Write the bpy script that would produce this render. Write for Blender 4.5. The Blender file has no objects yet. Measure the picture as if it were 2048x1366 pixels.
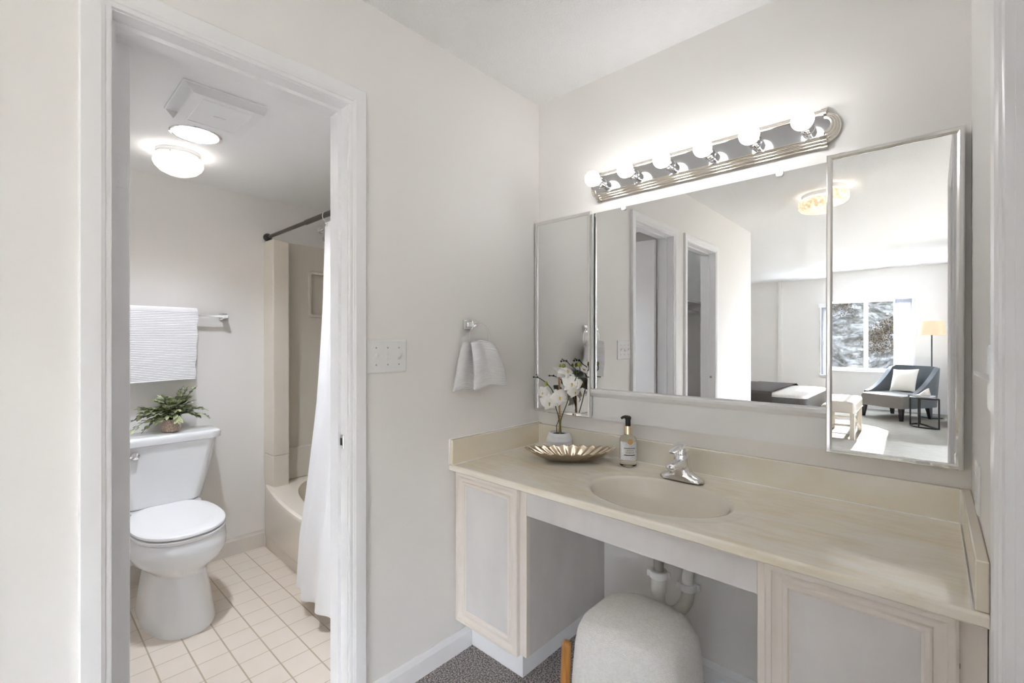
import bpy, bmesh, math, random
from mathutils import Vector, Matrix

PI = math.pi
SC = bpy.context.scene
COL = SC.collection
random.seed(7)

# ------------------------------------------------------------------ camera
cd = bpy.data.cameras.new('camera')
cam = bpy.data.objects.new('camera', cd); COL.objects.link(cam)
cd.sensor_width = 36.0
cd.lens = 916.2 / 2048 * 36.0
cd.clip_start = 0.01; cd.clip_end = 200
cam.location = (1.4371, -1.76, 1.2737)
cam.rotation_euler = (PI / 2, 0, math.radians(42.5677))
SC.camera = cam

# ------------------------------------------------------------------ light and exposure
SC.view_settings.view_transform = 'Standard'
SC.view_settings.look = 'None'
SC.view_settings.exposure = 3.12
SC.view_settings.gamma = 1.0
SC.view_settings.use_curve_mapping = False
try:
    SC.cycles.max_bounces = 14
    SC.cycles.diffuse_bounces = 8
    SC.cycles.glossy_bounces = 6
    SC.cycles.transmission_bounces = 10
    SC.cycles.sample_clamp_indirect = 6.0
    SC.cycles.caustics_reflective = False
    SC.cycles.caustics_refractive = False
    SC.cycles.use_denoising = True
except Exception:
    pass
# strengths of the lamps the room has, and of the daylight
BULB = 2.2
HALL = 0.16
DOME = 0.125
CAN = 54.0
SUN = 9.2
SKY = 7.2

w = bpy.data.worlds.new('sky'); SC.world = w; w.use_nodes = True
bgn = w.node_tree.nodes['Background']
bgn.inputs[0].default_value = (0.87, 0.95, 1.06, 1); bgn.inputs[1].default_value = SKY
sl = bpy.data.lights.new('sun', 'SUN'); sl.energy = SUN; sl.angle = math.radians(0.6); sl.color = (1.0, 0.97, 0.93)
so = bpy.data.objects.new('sun', sl); COL.objects.link(so)
so.location = (0.4, -14, 6)
so.rotation_euler = Vector((0.02, math.cos(math.radians(23)), -math.sin(math.radians(23)))).to_track_quat('-Z', 'Y').to_euler()


# ------------------------------------------------------------------ material helpers
def mat(name, color, rough=0.5, metal=0.0, spec=0.5, coat=0.0, trans=0.0, ior=1.45, emit=None, estr=0.0, sheen=0.0, alpha=1.0):
    m = bpy.data.materials.new(name); m.use_nodes = True
    b = m.node_tree.nodes['Principled BSDF']
    b.inputs['Base Color'].default_value = (*color, 1)
    b.inputs['Roughness'].default_value = rough
    b.inputs['Metallic'].default_value = metal
    b.inputs['Specular IOR Level'].default_value = spec
    b.inputs['Coat Weight'].default_value = coat
    b.inputs['Coat Roughness'].default_value = 0.08
    b.inputs['Transmission Weight'].default_value = trans
    b.inputs['IOR'].default_value = ior
    b.inputs['Sheen Weight'].default_value = sheen
    b.inputs['Alpha'].default_value = alpha
    if emit:
        b.inputs['Emission Color'].default_value = (*emit, 1)
        b.inputs['Emission Strength'].default_value = estr
    return m


def nt(m):
    return m.node_tree, m.node_tree.nodes['Principled BSDF']


def N(t, typ, **kw):
    n = t.nodes.new(typ)
    for k, v in kw.items():
        setattr(n, k, v)
    return n


def coords(t, scale=(1, 1, 1), kind='Object'):
    tc = N(t, 'ShaderNodeTexCoord'); mp = N(t, 'ShaderNodeMapping')
    mp.inputs['Scale'].default_value = scale
    t.links.new(tc.outputs[kind], mp.inputs['Vector'])
    return mp.outputs['Vector']


def noise(t, vec, scale, detail=3, rough=0.5, dist=0.0):
    n = N(t, 'ShaderNodeTexNoise')
    n.inputs['Scale'].default_value = scale; n.inputs['Detail'].default_value = detail
    n.inputs['Roughness'].default_value = rough; n.inputs['Distortion'].default_value = dist
    t.links.new(vec, n.inputs['Vector'])
    return n.outputs['Fac']


def ramp(t, fac, stops, interp='LINEAR'):
    r = N(t, 'ShaderNodeValToRGB'); cr = r.color_ramp; cr.interpolation = interp
    while len(cr.elements) < len(stops):
        cr.elements.new(0.5)
    for e, (p, c) in zip(cr.elements, stops):
        e.position = p; e.color = (*c, 1)
    t.links.new(fac, r.inputs['Fac'])
    return r.outputs['Color']


def bump(m, height, strength=0.3, dist=0.01):
    t, b = nt(m)
    n = N(t, 'ShaderNodeBump'); n.inputs['Strength'].default_value = strength; n.inputs['Distance'].default_value = dist
    t.links.new(height, n.inputs['Height']); t.links.new(n.outputs['Normal'], b.inputs['Normal'])


def tinted(name, c0, c1, scale, rough=0.5, stretch=(1, 1, 1), detail=4, lo=0.35, hi=0.65, bstr=0.0, bdist=0.002, bscale=None, **kw):
    """base colour that wanders between two tones, with an optional fine bump"""
    m = mat(name, c0, rough, **kw)
    t, b = nt(m)
    v = coords(t, stretch)
    f = noise(t, v, scale, detail)
    t.links.new(ramp(t, f, [(lo, c0), (hi, c1)]), b.inputs['Base Color'])
    if bstr:
        bump(m, noise(t, coords(t), bscale or scale, 4), bstr, bdist)
    return m


M = {}
M['wall'] = tinted('wall_paint', (.838, .820, .796), (.846, .829, .806), 2.0, 0.55, bstr=0.05, bdist=.001, bscale=220)
M['ceiling'] = mat('ceiling_paint', (.89, .89, .89), 0.9)
M['popcorn'] = mat('popcorn_ceiling', (.89, .89, .89), 0.95)
t, b = nt(M['popcorn']); v = coords(t)
bump(M['popcorn'], noise(t, v, 150, 2, 0.6), 0.7, .007)
M['trim'] = tinted('white_gloss_paint', (.86, .86, .87), (.87, .87, .88), 3, 0.28)
M['flatwhite'] = mat('white_satin_paint', (.86, .86, .87), 0.4)
M['chrome'] = mat('chrome', (.86, .86, .87), 0.06, 1.0)
M['nickel'] = mat('polished_nickel', (.84, .80, .74), 0.16, 1.0)
M['alum'] = mat('mirror_frame_metal', (.84, .835, .82), 0.09, 1.0)
M['mirror'] = mat('mirror_glass', (.845, .85, .85), 0.0, 1.0)
M['mirrorstrip'] = mat('light_bar_mirror', (.62, .63, .65), 0.08, 1.0)
M['porcelain'] = mat('porcelain', (.82, .83, .84), 0.08, coat=0.4)
M['plasticwhite'] = mat('white_plastic', (.82, .82, .82), 0.28)
M['seatplastic'] = mat('toilet_seat_plastic', (.84, .84, .845), 0.22)
M['fiberglass'] = mat('almond_fibreglass', (.74, .685, .60), 0.22, coat=0.2)
M['fiberglass_in'] = mat('almond_fibreglass_panel', (.70, .66, .585), 0.25, coat=0.2)
M['black'] = mat('black_plastic', (.012, .012, .013), 0.3)
M['bronze'] = mat('dark_bronze_rod', (.10, .085, .075), 0.35, 0.7)
M['clear'] = mat('clear_acrylic', (1, 1, 1), 0.02, trans=1.0, ior=1.45)
M['soil'] = tinted('dark_soil', (.02, .014, .01), (.06, .04, .03), 60, 0.95)
M['towel'] = tinted('white_terry', (.84, .84, .85), (.80, .80, .81), 400, 0.95, sheen=.3, bstr=.4, bdist=.002, bscale=700)
M['curtain'] = mat('white_curtain_cloth', (.82, .82, .83), 0.85, sheen=.2)
M['bulb'] = mat('lit_globe', (1, 1, 1), 0.4, emit=(.98, .98, 1.0), estr=BULB)
M['bulbneck'] = mat('bulb_neck_glass', (.92, .88, .80), 0.3, emit=(1.0, .85, .62), estr=1.0)
M['dome'] = mat('lit_opal_dome', (.9, .85, .78), 0.35, emit=(1.0, .86, .68), estr=DOME)
M['rimglow'] = mat('added_glow_rim', (.9, .88, .84), 0.35, emit=(1.0, .97, .92), estr=1.3)  # extra glow hidden at the lamp tops, added to brighten the ceiling
M['canglow'] = mat('lit_can_lamp', (1, 1, 1), 0.4, emit=(.92, .98, 1.09), estr=CAN)
M['canwall'] = mat('can_baffle', (.30, .255, .21), 0.6)
M['bouncetile'] = mat('pale_bounce_tile', (.40, .39, .37), 0.5)
M['valve'] = mat('grey_metal', (.45, .44, .42), 0.4, 0.8)
M['soapliquid'] = mat('pale_yellow_soap_bottle', (.99, .975, .90), 0.03, trans=1.0, ior=1.2)
M['gold'] = mat('pale_gold_collar', (.86, .74, .55), 0.22, 1.0)
M['ink'] = mat('label_ink', (.02, .02, .022), 0.5)
M['seal'] = mat('label_copper_seal', (.62, .36, .16), 0.35, 0.2)
M['labelgrey'] = mat('label_grey_band', (.36, .37, .38), 0.6)
M['pvc'] = tinted('white_pvc', (.78, .77, .73), (.70, .69, .64), 20, 0.35)
M['yellow'] = mat('yellow_sticker', (.80, .70, .05), 0.5)
M['oak'] = tinted('honey_oak', (.36, .15, .035), (.50, .23, .06), 18, 0.35, stretch=(6, 6, .6), coat=.3)
M['stem'] = mat('dark_green_stem', (.035, .07, .02), 0.5)
M['bud'] = tinted('green_bud', (.20, .26, .03), (.42, .42, .06), 60, 0.5)
M['petal'] = mat('white_petal', (.86, .86, .84), 0.6, sheen=.2)
M['lip'] = tinted('yellow_orchid_lip', (.80, .52, .05), (.72, .60, .20), 80, 0.5)
M['cane'] = tinted('bamboo_stake', (.42, .24, .11), (.30, .16, .07), 40, 0.6, stretch=(1, 1, .2))
M['raffia'] = mat('raffia_tie', (.62, .45, .28), 0.8)
m = mat('window_glass', (1, 1, 1), 0.0); M['glass'] = m     # thin clear pane
t, b = nt(m)
tr = N(t, 'ShaderNodeBsdfTransparent'); gl = N(t, 'ShaderNodeBsdfGlossy'); gl.inputs['Roughness'].default_value = 0.0
mx = N(t, 'ShaderNodeMixShader'); mx.inputs[0].default_value = 0.04
t.links.new(tr.outputs[0], mx.inputs[1]); t.links.new(gl.outputs[0], mx.inputs[2])
t.links.new(mx.outputs[0], t.nodes['Material Output'].inputs['Surface'])
M['tableglass'] = mat('smoked_table_glass', (.42, .44, .45), 0.03, trans=.6, ior=1.3)
M['ironblack'] = mat('black_metal', (.015, .015, .017), 0.4, 0.3)
M['polesteel'] = mat('dark_steel_pole', (.05, .07, .08), 0.4, 0.5)
M['shade'] = mat('lit_lampshade', (.42, .38, .32), 0.9, emit=(1.0, .70, .40), estr=0.085)
M['lampglobe'] = mat('lit_lamp_bulb', (1, 1, 1), 0.4, emit=(1.0, .76, .50), estr=0.5)
M['pillow'] = tinted('cream_pillow_cloth', (.74, .73, .69), (.68, .67, .63), 160, 0.95, bstr=.3, bscale=300)
M['chairgrey'] = tinted('slate_blue_upholstery', (.075, .090, .102), (.10, .115, .128), 200, 0.9, sheen=.3, bstr=.3, bscale=400)
M['seatgrey'] = tinted('taupe_grey_upholstery', (.165, .155, .142), (.20, .19, .175), 200, 0.9, sheen=.3, bstr=.3, bscale=400)
M['darkwood'] = mat('black_stained_leg', (.018, .018, .02), 0.35)
M['throw'] = tinted('dark_brown_throw', (.075, .065, .062), (.10, .088, .084), 120, 0.95, bstr=.4, bscale=250)
M['bedwhite'] = tinted('white_bed_cover', (.78, .77, .74), (.72, .71, .68), 40, 0.95, bstr=.3, bscale=120)
M['bedgrey'] = tinted('charcoal_bed_cover', (.085, .085, .085), (.13, .13, .125), 90, 0.95, bstr=.3, bscale=200)
M['linen'] = tinted('oatmeal_linen', (.62, .585, .53), (.56, .53, .48), 150, 0.95, bstr=.3, bscale=300)
M['benchwood'] = tinted('whitewashed_wood', (.60, .57, .50), (.50, .47, .41), 40, 0.7, stretch=(1, 1, .2))
M['nail'] = mat('pewter_nailhead', (.55, .53, .50), 0.3, 1.0)
M['blind'] = mat('white_vinyl_blind', (.44, .45, .48), 0.5)
M['book'] = mat('grey_book_cover', (.45, .46, .48), 0.5)
M['carcass_in'] = mat('cabinet_inside', (.40, .36, .34), 0.7)
M['earth'] = mat('cove_base_vinyl', (.72, .685, .64), 0.4)

# cabinet: pickled wood frame, paler pinkish panels with a fine fibre figure
M['pickled'] = tinted('pickled_maple_frame', (.83, .765, .70), (.80, .745, .695), 5, 0.42, stretch=(1, 1, .35), bstr=.05, bscale=60)
M['panel'] = tinted('pickled_laminate_panel', (.76, .735, .725), (.70, .672, .662), 9, 0.5, stretch=(1, 1, .45), detail=8, bstr=.06, bscale=160)

# cultured marble: cream with long soft streaks of honey
def marble(name, tint=0.0):
    m = mat(name, (.8, .7, .55), 0.12, coat=.5)
    t, b = nt(m)
    v = coords(t, (1.0, 4.2, 4.2))
    f = noise(t, v, 2.6, 6, .55, 1.1)
    c1 = ramp(t, f, [(.28, (.86, .74, .55)), (.44, (.88, .82, .70)), (.64, (.89, .855, .775))])
    f2 = noise(t, coords(t, (1.5, 9, 9)), 6, 5, .6, .6)
    c2 = ramp(t, f2, [(.35, (.93, .90, .85)), (.6, (1, 1, 1))])
    mx = N(t, 'ShaderNodeMix'); mx.data_type = 'RGBA'; mx.blend_type = 'MULTIPLY'; mx.inputs[0].default_value = 0.8
    t.links.new(c1, mx.inputs[6]); t.links.new(c2, mx.inputs[7])
    t.links.new(mx.outputs[2], b.inputs['Base Color'])
    return m
M['marble'] = marble('cream_cultured_marble')
M['splash'] = tinted('cream_marble_splash', (.76, .68, .53), (.78, .72, .62), 3.5, 0.12, stretch=(1, 1.3, 2.2), detail=6, coat=.5)
M['splash2'] = tinted('pale_cloudy_marble_splash', (.80, .745, .63), (.84, .81, .735), 7, 0.12, stretch=(1, 1.3, 1.6), detail=6, coat=.5)
M['basin'] = mat('cream_marble_basin', (.78, .73, .64), 0.14, coat=.4)

# carpet in the vanity hall: taupe speckle
m = mat('taupe_speckled_carpet', (.3, .27, .26), 1.0, spec=.1, sheen=.2); M['carpet'] = m
t, b = nt(m); v = coords(t)
t.links.new(ramp(t, noise(t, v, 170, 2, .7), [(.40, (.10, .086, .083)), (.50, (.33, .295, .285)), (.60, (.66, .61, .60))]), b.inputs['Base Color'])
bump(m, noise(t, v, 170, 2, .7), 1.0, .010)
m = mat('sunlit_beige_carpet', (.52, .48, .43), 1.0, spec=.1, sheen=.2); M['carpet2'] = m  # separate tone for the sunlit bedroom, its sunlight put into the carpet colour
t, b = nt(m); v = coords(t)
t.links.new(ramp(t, noise(t, coords(t, (1, 5, 1)), 7, 4, .6), [(.35, (.22, .205, .18)), (.65, (.29, .272, .243))]), b.inputs['Base Color'])
bump(m, noise(t, v, 160, 2, .7), .8, .01)

# bathroom floor tile: square tiles with tan grout
m = mat('almond_floor_tile', (.74, .66, .57), 0.3); M['tile'] = m
t, b = nt(m)
tc = N(t, 'ShaderNodeTexCoord'); sep = N(t, 'ShaderNodeSeparateXYZ'); t.links.new(tc.outputs['Object'], sep.inputs[0])
def gridline(sock, origin, pitch, half):
    a = N(t, 'ShaderNodeMath', operation='SUBTRACT'); t.links.new(sock, a.inputs[0]); a.inputs[1].default_value = origin - 20 * pitch
    d = N(t, 'ShaderNodeMath', operation='DIVIDE'); t.links.new(a.outputs[0], d.inputs[0]); d.inputs[1].default_value = pitch
    f = N(t, 'ShaderNodeMath', operation='FRACT'); t.links.new(d.outputs[0], f.inputs[0])
    s = N(t, 'ShaderNodeMath', operation='SUBTRACT'); t.links.new(f.outputs[0], s.inputs[0]); s.inputs[1].default_value = 0.5
    ab = N(t, 'ShaderNodeMath', operation='ABSOLUTE'); t.links.new(s.outputs[0], ab.inputs[0])
    g = N(t, 'ShaderNodeMapRange'); g.interpolation_type = 'SMOOTHSTEP'
    g.inputs[1].default_value = 0.5 - half / pitch * 1.25; g.inputs[2].default_value = 0.5 - half / pitch * .75
    t.links.new(ab.outputs[0], g.inputs[0])
    return g.outputs[0]
gx = gridline(sep.outputs[0], -.921, .1145, .0016)
gy = gridline(sep.outputs[1], -.815, .1145, .0026)
mxn = N(t, 'ShaderNodeMath', operation='MAXIMUM'); t.links.new(gx, mxn.inputs[0]); t.links.new(gy, mxn.inputs[1])
vor = ramp(t, noise(t, coords(t), 9, 2), [(.3, (.735, .655, .565)), (.7, (.755, .68, .60))])
mc = N(t, 'ShaderNodeMix'); mc.data_type = 'RGBA'
t.links.new(mxn.outputs[0], mc.inputs[0]); t.links.new(vor, mc.inputs[6]); mc.inputs[7].default_value = (.46, .39, .285, 1)
t.links.new(mc.outputs[2], b.inputs['Base Color'])
inv = N(t, 'ShaderNodeMath', operation='SUBTRACT'); inv.inputs[0].default_value = 1.0; t.links.new(mxn.outputs[0], inv.inputs[1])
bump(m, inv.outputs[0], .4, .002)

# boucle for the stool
m = mat('white_boucle', (.74, .725, .70), 1.0, spec=.15, sheen=.3); M['boucle'] = m
t, b = nt(m); v = coords(t)
vn = N(t, 'ShaderNodeTexVoronoi'); vn.inputs['Scale'].default_value = 430; vn.inputs['Randomness'].default_value = 1
t.links.new(v, vn.inputs['Vector'])
bump(m, vn.outputs['Distance'], .6, -.003)
t.links.new(ramp(t, noise(t, v, 120, 3), [(.3, (.78, .765, .745)), (.7, (.85, .84, .82))]), b.inputs['Base Color'])

# patterned plant pot
m = mat('blush_pot_with_dark_rings', (.6, .42, .32), 0.55); M['leopard'] = m
t, b = nt(m)
vn = N(t, 'ShaderNodeTexVoronoi'); vn.feature = 'DISTANCE_TO_EDGE'; vn.inputs['Scale'].default_value = 190
t.links.new(coords(t), vn.inputs['Vector'])
t.links.new(ramp(t, vn.outputs['Distance'], [(.0, (.58, .44, .35)), (.13, (.60, .46, .37)), (.20, (.10, .065, .045)), (.36, (.12, .08, .055)), (.42, (.55, .40, .31))]), b.inputs['Base Color'])

M['leafA'] = tinted('sage_leaf', (.30, .35, .17), (.58, .60, .38), 50, 0.6)
M['leafB'] = tinted('grey_green_leaf', (.17, .22, .13), (.42, .46, .34), 50, 0.6)

# soap label: white with faint botanical squiggles
m = mat('soap_label_paper', (.86, .87, .90), 0.55); M['label'] = m
t, b = nt(m)
f = noise(t, coords(t), 110, 3, .6, 1.5)
t.links.new(ramp(t, f, [(.30, (.86, .87, .90)), (.42, (.84, .85, .89)), (.455, (.42, .48, .62)), (.49, (.85, .86, .89)), (.62, (.86, .87, .90)), (.655, (.60, .56, .44)), (.68, (.86, .87, .90))]), b.inputs['Base Color'])

# crystal glass of the hall light: bright pressed pattern
m = mat('lit_pressed_glass', (.95, .85, .68), 0.2); M['crystal'] = m
t, b = nt(m)
vn = N(t, 'ShaderNodeTexVoronoi'); vn.inputs['Scale'].default_value = 55
t.links.new(coords(t), vn.inputs['Vector'])
b.inputs['Emission Strength'].default_value = HALL
t.links.new(ramp(t, vn.outputs['Distance'], [(.0, (1.0, .95, .85)), (.35, (.80, .66, .45)), (.6, (.40, .26, .11))]), b.inputs['Emission Color'])

# white orchid pot: embossed wave
m = mat('white_ribbed_ceramic', (.82, .83, .85), 0.35); M['orchidpot'] = m
t, b = nt(m)
wv = N(t, 'ShaderNodeTexWave'); wv.inputs['Scale'].default_value = 14; wv.inputs['Distortion'].default_value = 9
wv.bands_direction = 'Z'
t.links.new(coords(t), wv.inputs['Vector']); bump(m, wv.outputs['Fac'], .4, .002)

M['shell'] = tinted('antique_silver_shell', (.66, .56, .44), (.58, .48, .36), 25, 0.2, metal=1.0)

# outside
m = mat('wooded_hillside', (.2, .2, .18), 1.0, spec=0.0); M['hill'] = m
t, b = nt(m)
t.links.new(ramp(t, noise(t, coords(t, (1, 1, 1.6)), 2.2, 12, .85), [(.34, (.0015, .0014, .0011)), (.46, (.008, .0076, .0066)), (.55, (.022, .0222, .0220)), (.66, (.058, .060, .062))]), b.inputs['Base Color'])
M['bush'] = tinted('grey_brown_bush', (.003, .0022, .0014), (.020, .0155, .011), 9, 1.0, detail=8, spec=0.0)


# ------------------------------------------------------------------ mesh helpers
OFF = {}


def off(o):
    return OFF.get(o.name, Vector((0, 0, 0))) if o is not None else Vector((0, 0, 0))


class MB:
    def __init__(s):
        s.v = []; s.f = []

    def add(s, vs, fs):
        b = len(s.v); s.v.extend(tuple(p) for p in vs); s.f.extend(tuple(b + i for i in f) for f in fs); return s

    def box(s, x0, x1, y0, y1, z0, z1):
        return s.add([(x0, y0, z0), (x1, y0, z0), (x1, y1, z0), (x0, y1, z0), (x0, y0, z1), (x1, y0, z1), (x1, y1, z1), (x0, y1, z1)],
                     [(0, 3, 2, 1), (4, 5, 6, 7), (0, 1, 5, 4), (1, 2, 6, 5), (2, 3, 7, 6), (3, 0, 4, 7)])

    def rings(s, rings, cap0=True, cap1=True, close=True):
        n = len(rings[0]); vs = [p for r in rings for p in r]; fs = []
        for i in range(len(rings) - 1):
            for j in range(n if close else n - 1):
                a = i * n + j; b2 = i * n + (j + 1) % n
                fs.append((a, b2, b2 + n, a + n))
        if cap0:
            fs.append(tuple(range(n - 1, -1, -1)))
        if cap1:
            fs.append(tuple((len(rings) - 1) * n + j for j in range(n)))
        return s.add(vs, fs)

    def lathe(s, prof, c=(0, 0, 0), n=32, axis='z', cap0=True, cap1=True, sx=1.0, sy=1.0):
        rr = []
        for r, h in prof:
            ring = []
            for k in range(n):
                a = 2 * PI * k / n; x, y = r * math.cos(a) * sx, r * math.sin(a) * sy
                p = (x, y, h) if axis == 'z' else (h, x, y) if axis == 'x' else (y, h, x)
                ring.append((p[0] + c[0], p[1] + c[1], p[2] + c[2]))
            rr.append(ring)
        return s.rings(rr, cap0, cap1)

    def tube(s, path, r, n=10, caps=True, closed=False):
        P = [Vector(p) for p in path]; m = len(P); R = r if isinstance(r, (list, tuple)) else [r] * m
        rr = []; up = None
        for i, p in enumerate(P):
            if closed:
                t = (P[(i + 1) % m] - P[i - 1]).normalized()
            else:
                t = (P[min(i + 1, m - 1)] - P[max(i - 1, 0)]).normalized()
            if up is None:
                up = Vector((0, 0, 1)) if abs(t.z) < .9 else Vector((1, 0, 0))
            u = (up - t * up.dot(t)).normalized(); up = u; vv = t.cross(u)
            rr.append([tuple(p + (u * math.cos(2 * PI * k / n) + vv * math.sin(2 * PI * k / n)) * R[i]) for k in range(n)])
        if closed:
            rr.append(rr[0]); return s.rings(rr, False, False)
        return s.rings(rr, caps, caps)

    def sphere(s, c, r, n=20, m=12, sx=1, sy=1, sz=1):
        rr = []
        for i in range(1, m):
            a = PI * i / m
            rr.append([(c[0] + r * sx * math.sin(a) * math.cos(2 * PI * k / n), c[1] + r * sy * math.sin(a) * math.sin(2 * PI * k / n), c[2] - r * sz * math.cos(a)) for k in range(n)])
        return s.rings(rr)

    def grid(s, fn, nu, nv, closeu=False):
        vs = [fn(i / nu, j / nv) for j in range(nv + 1) for i in range(nu + 1)]
        fs = [(j * (nu + 1) + i, j * (nu + 1) + i + 1, (j + 1) * (nu + 1) + i + 1, (j + 1) * (nu + 1) + i) for j in range(nv) for i in range(nu)]
        return s.add(vs, fs)

    def xform(s, mtx):
        s.v = [tuple(mtx @ Vector(p)) for p in s.v]; return s

    def build(s, name, m, parent=None, smooth=35, bevel=0.0, seg=2, solid=0.0, soff=0.0, sub=0):
        me = bpy.data.meshes.new(name)
        o_ = off(parent)
        me.from_pydata([(p[0] - o_.x, p[1] - o_.y, p[2] - o_.z) for p in s.v], [], s.f)
        bm = bmesh.new(); bm.from_mesh(me)
        bmesh.ops.remove_doubles(bm, verts=bm.verts, dist=1e-6)
        bmesh.ops.recalc_face_normals(bm, faces=bm.faces)
        bm.to_mesh(me); bm.free()
        if smooth:
            for p in me.polygons:
                p.use_smooth = True
            me.set_sharp_from_angle(angle=math.radians(smooth))
        me.materials.append(m)
        o = bpy.data.objects.new(name, me); COL.objects.link(o)
        if parent is not None:
            o.parent = parent
        OFF[o.name] = o_
        if solid:
            md = o.modifiers.new('solid', 'SOLIDIFY'); md.thickness = solid; md.offset = soff
        if bevel:
            md = o.modifiers.new('bevel', 'BEVEL'); md.width = bevel; md.segments = seg; md.limit_method = 'ANGLE'; md.angle_limit = math.radians(40)
            md.harden_normals = False
        if smooth:
            md = o.modifiers.new('weighted', 'WEIGHTED_NORMAL'); md.keep_sharp = True; md.weight = 60
        if sub:
            md = o.modifiers.new('sub', 'SUBSURF'); md.levels = sub; md.render_levels = sub
        return o


def props(o, label=None, cat=None, group=None, kind=None):
    if label: o['label'] = label
    if cat: o['category'] = cat
    if group: o['group'] = group
    if kind: o['kind'] = kind
    return o


def thing(name, label, cat, loc=(0, 0, 0), group=None):
    o = bpy.data.objects.new(name, None); COL.objects.link(o); o.location = loc
    o.empty_display_size = .05
    OFF[o.name] = Vector(loc)
    return props(o, label, cat, group)


def structure(o, label=None, cat=None):
    return props(o, label, cat, None, 'structure')


def copy_thing(root, loc=None, label=None, group=None):
    r = root.copy(); COL.objects.link(r)
    if loc: r.location = loc
    if label: r['label'] = label
    if group: r['group'] = group
    for ch in list(root.children):
        c = ch.copy(); COL.objects.link(c); c.parent = r
        for g in list(ch.children):
            d = g.copy(); COL.objects.link(d); d.parent = c
    return r


def rrect(cx, cy, hx, hy, r, z, n=6, rot=0.0):
    out = []
    for qx, qy, a0 in ((1, 1, 0), (-1, 1, PI / 2), (-1, -1, PI), (1, -1, 1.5 * PI)):
        for k in range(n + 1):
            a = a0 + PI / 2 * k / n
            x = qx * (hx - r) + r * math.cos(a); y = qy * (hy - r) + r * math.sin(a)
            out.append((cx + x * math.cos(rot) - y * math.sin(rot), cy + x * math.sin(rot) + y * math.cos(rot), z))
    return out


def bez(p0, p1, p2, n=10):
    p0, p1, p2 = Vector(p0), Vector(p1), Vector(p2)
    return [tuple(p0 * (1 - t) ** 2 + p1 * 2 * t * (1 - t) + p2 * t * t) for t in [i / n for i in range(n + 1)]]


def smooth_path(pts, n=6):
    P = [Vector(p) for p in pts]; out = []
    for i in range(len(P) - 1):
        a, b2, c, d = P[max(i - 1, 0)], P[i], P[i + 1], P[min(i + 2, len(P) - 1)]
        for k in range(n):
            t = k / n
            out.append(tuple(.5 * ((2 * b2) + (c - a) * t + (2 * a - 5 * b2 + 4 * c - d) * t * t + (3 * b2 - a - 3 * c + d) * t ** 3)))
    out.append(tuple(P[-1])); return out


def text_geo(body, size, align='CENTER'):
    cu = bpy.data.curves.new('lettering', 'FONT'); cu.body = body; cu.size = size; cu.align_x = align; cu.align_y = 'CENTER'
    cu.resolution_u = 3
    o = bpy.data.objects.new('lettering', cu); COL.objects.link(o)
    dg = bpy.context.evaluated_depsgraph_get()
    me = o.evaluated_get(dg).to_mesh()
    vs = [tuple(v.co) for v in me.vertices]; fs = [tuple(p.vertices) for p in me.polygons]
    o.evaluated_get(dg).to_mesh_clear()
    bpy.data.objects.remove(o); bpy.data.curves.remove(cu)
    return vs, fs


# ================================================================== THE SETTING
H = 2.44
HEAD = 2.063
BX0, BX1 = -1.63, -.12          # bathroom
# left wall with the bathroom doorway and the closet doorway
J0, J1 = -1.6, -1.006           # bathroom jamb faces
K0, K1 = -2.49, -1.86           # closet jamb faces
LW = -3.60
wl = MB()
wl.box(-.12, 0, J1 + .018, 0.12, 0, H)
wl.box(-.12, 0, J0 - .018, J1 + .018, HEAD + .018, H)
wl.box(-.12, 0, K1 + .018, J0 - .018, 0, H)
wl.box(-.12, 0, K0 - .018, K1 + .018, HEAD + .018, H)
wl.box(-.12, 0, LW, K0 - .018, 0, H)
structure(wl.build('wall_left', M['wall'], smooth=0))
structure(MB().box(0, 1.64, 0, .12, 0, H).build('wall_back', M['wall'], smooth=0))
# right wall with a doorway
R0, R1 = -1.66, -.90
BYN_ = -1.80
wr = MB()
wr.box(1.5145, 1.64, R1 + .018, 0, 0, H)
wr.box(1.5145, 1.64, R0 - .018, R1 + .018, HEAD + .018, H)
wr.box(1.5145, 1.64, BYN_, R0 - .018, 0, H)
structure(wr.build('wall_right', M['wall'], smooth=0))
# bathroom shell
structure(MB().box(BX0 - .12, BX0, -1.90, .18, 0, 2.30).build('wall_bathroom_back', M['wall'], smooth=0))
structure(MB().box(BX0, BX1, -1.80, -1.70, 0, 2.30).build('wall_bathroom_side', M['wall'], smooth=0))
structure(MB().box(BX0, BX1, .06, .16, 0, 2.30).build('wall_bathroom_tub', M['wall'], smooth=0))
# bathroom ceiling with a round hole for the can light
CZ = 2.165
cc = (-.905, -1.226); hr = .086
cb = MB(); n = 32; ci = [(cc[0] + hr * math.cos(2 * PI * k / n), cc[1] + hr * math.sin(2 * PI * k / n), CZ) for k in range(n)]
sq = []
for k in range(n):
    a = 2 * PI * k / n; m_ = max(abs(math.cos(a)), abs(math.sin(a))); sq.append((cc[0] + .14 * math.cos(a) / m_, cc[1] + .14 * math.sin(a) / m_, CZ))
cb.rings([ci, sq], False, False)
x0, x1, y0, y1 = BX0, BX1, -1.70, .06
a0, a1, b0, b1 = cc[0] - .14, cc[0] + .14, cc[1] - .14, cc[1] + .14
for q in ((x0, a0, y0, y1), (a1, x1, y0, y1), (a0, a1, y0, b0), (a0, a1, b1, y1)):
    cb.add([(q[0], q[2], CZ), (q[1], q[2], CZ), (q[1], q[3], CZ), (q[0], q[3], CZ)], [(0, 3, 2, 1)])
structure(cb.build('ceiling_bathroom', M['ceiling'], smooth=0))
structure(MB().box(BX0, BX1, -1.70, .06, -.06, 0).build('floor_bathroom', M['tile'], smooth=0))
# threshold inside the doorway
structure(MB().box(-.12, 0, J0, J1, -.06, .004).build('floor_threshold', M['tile'], smooth=0))
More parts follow.
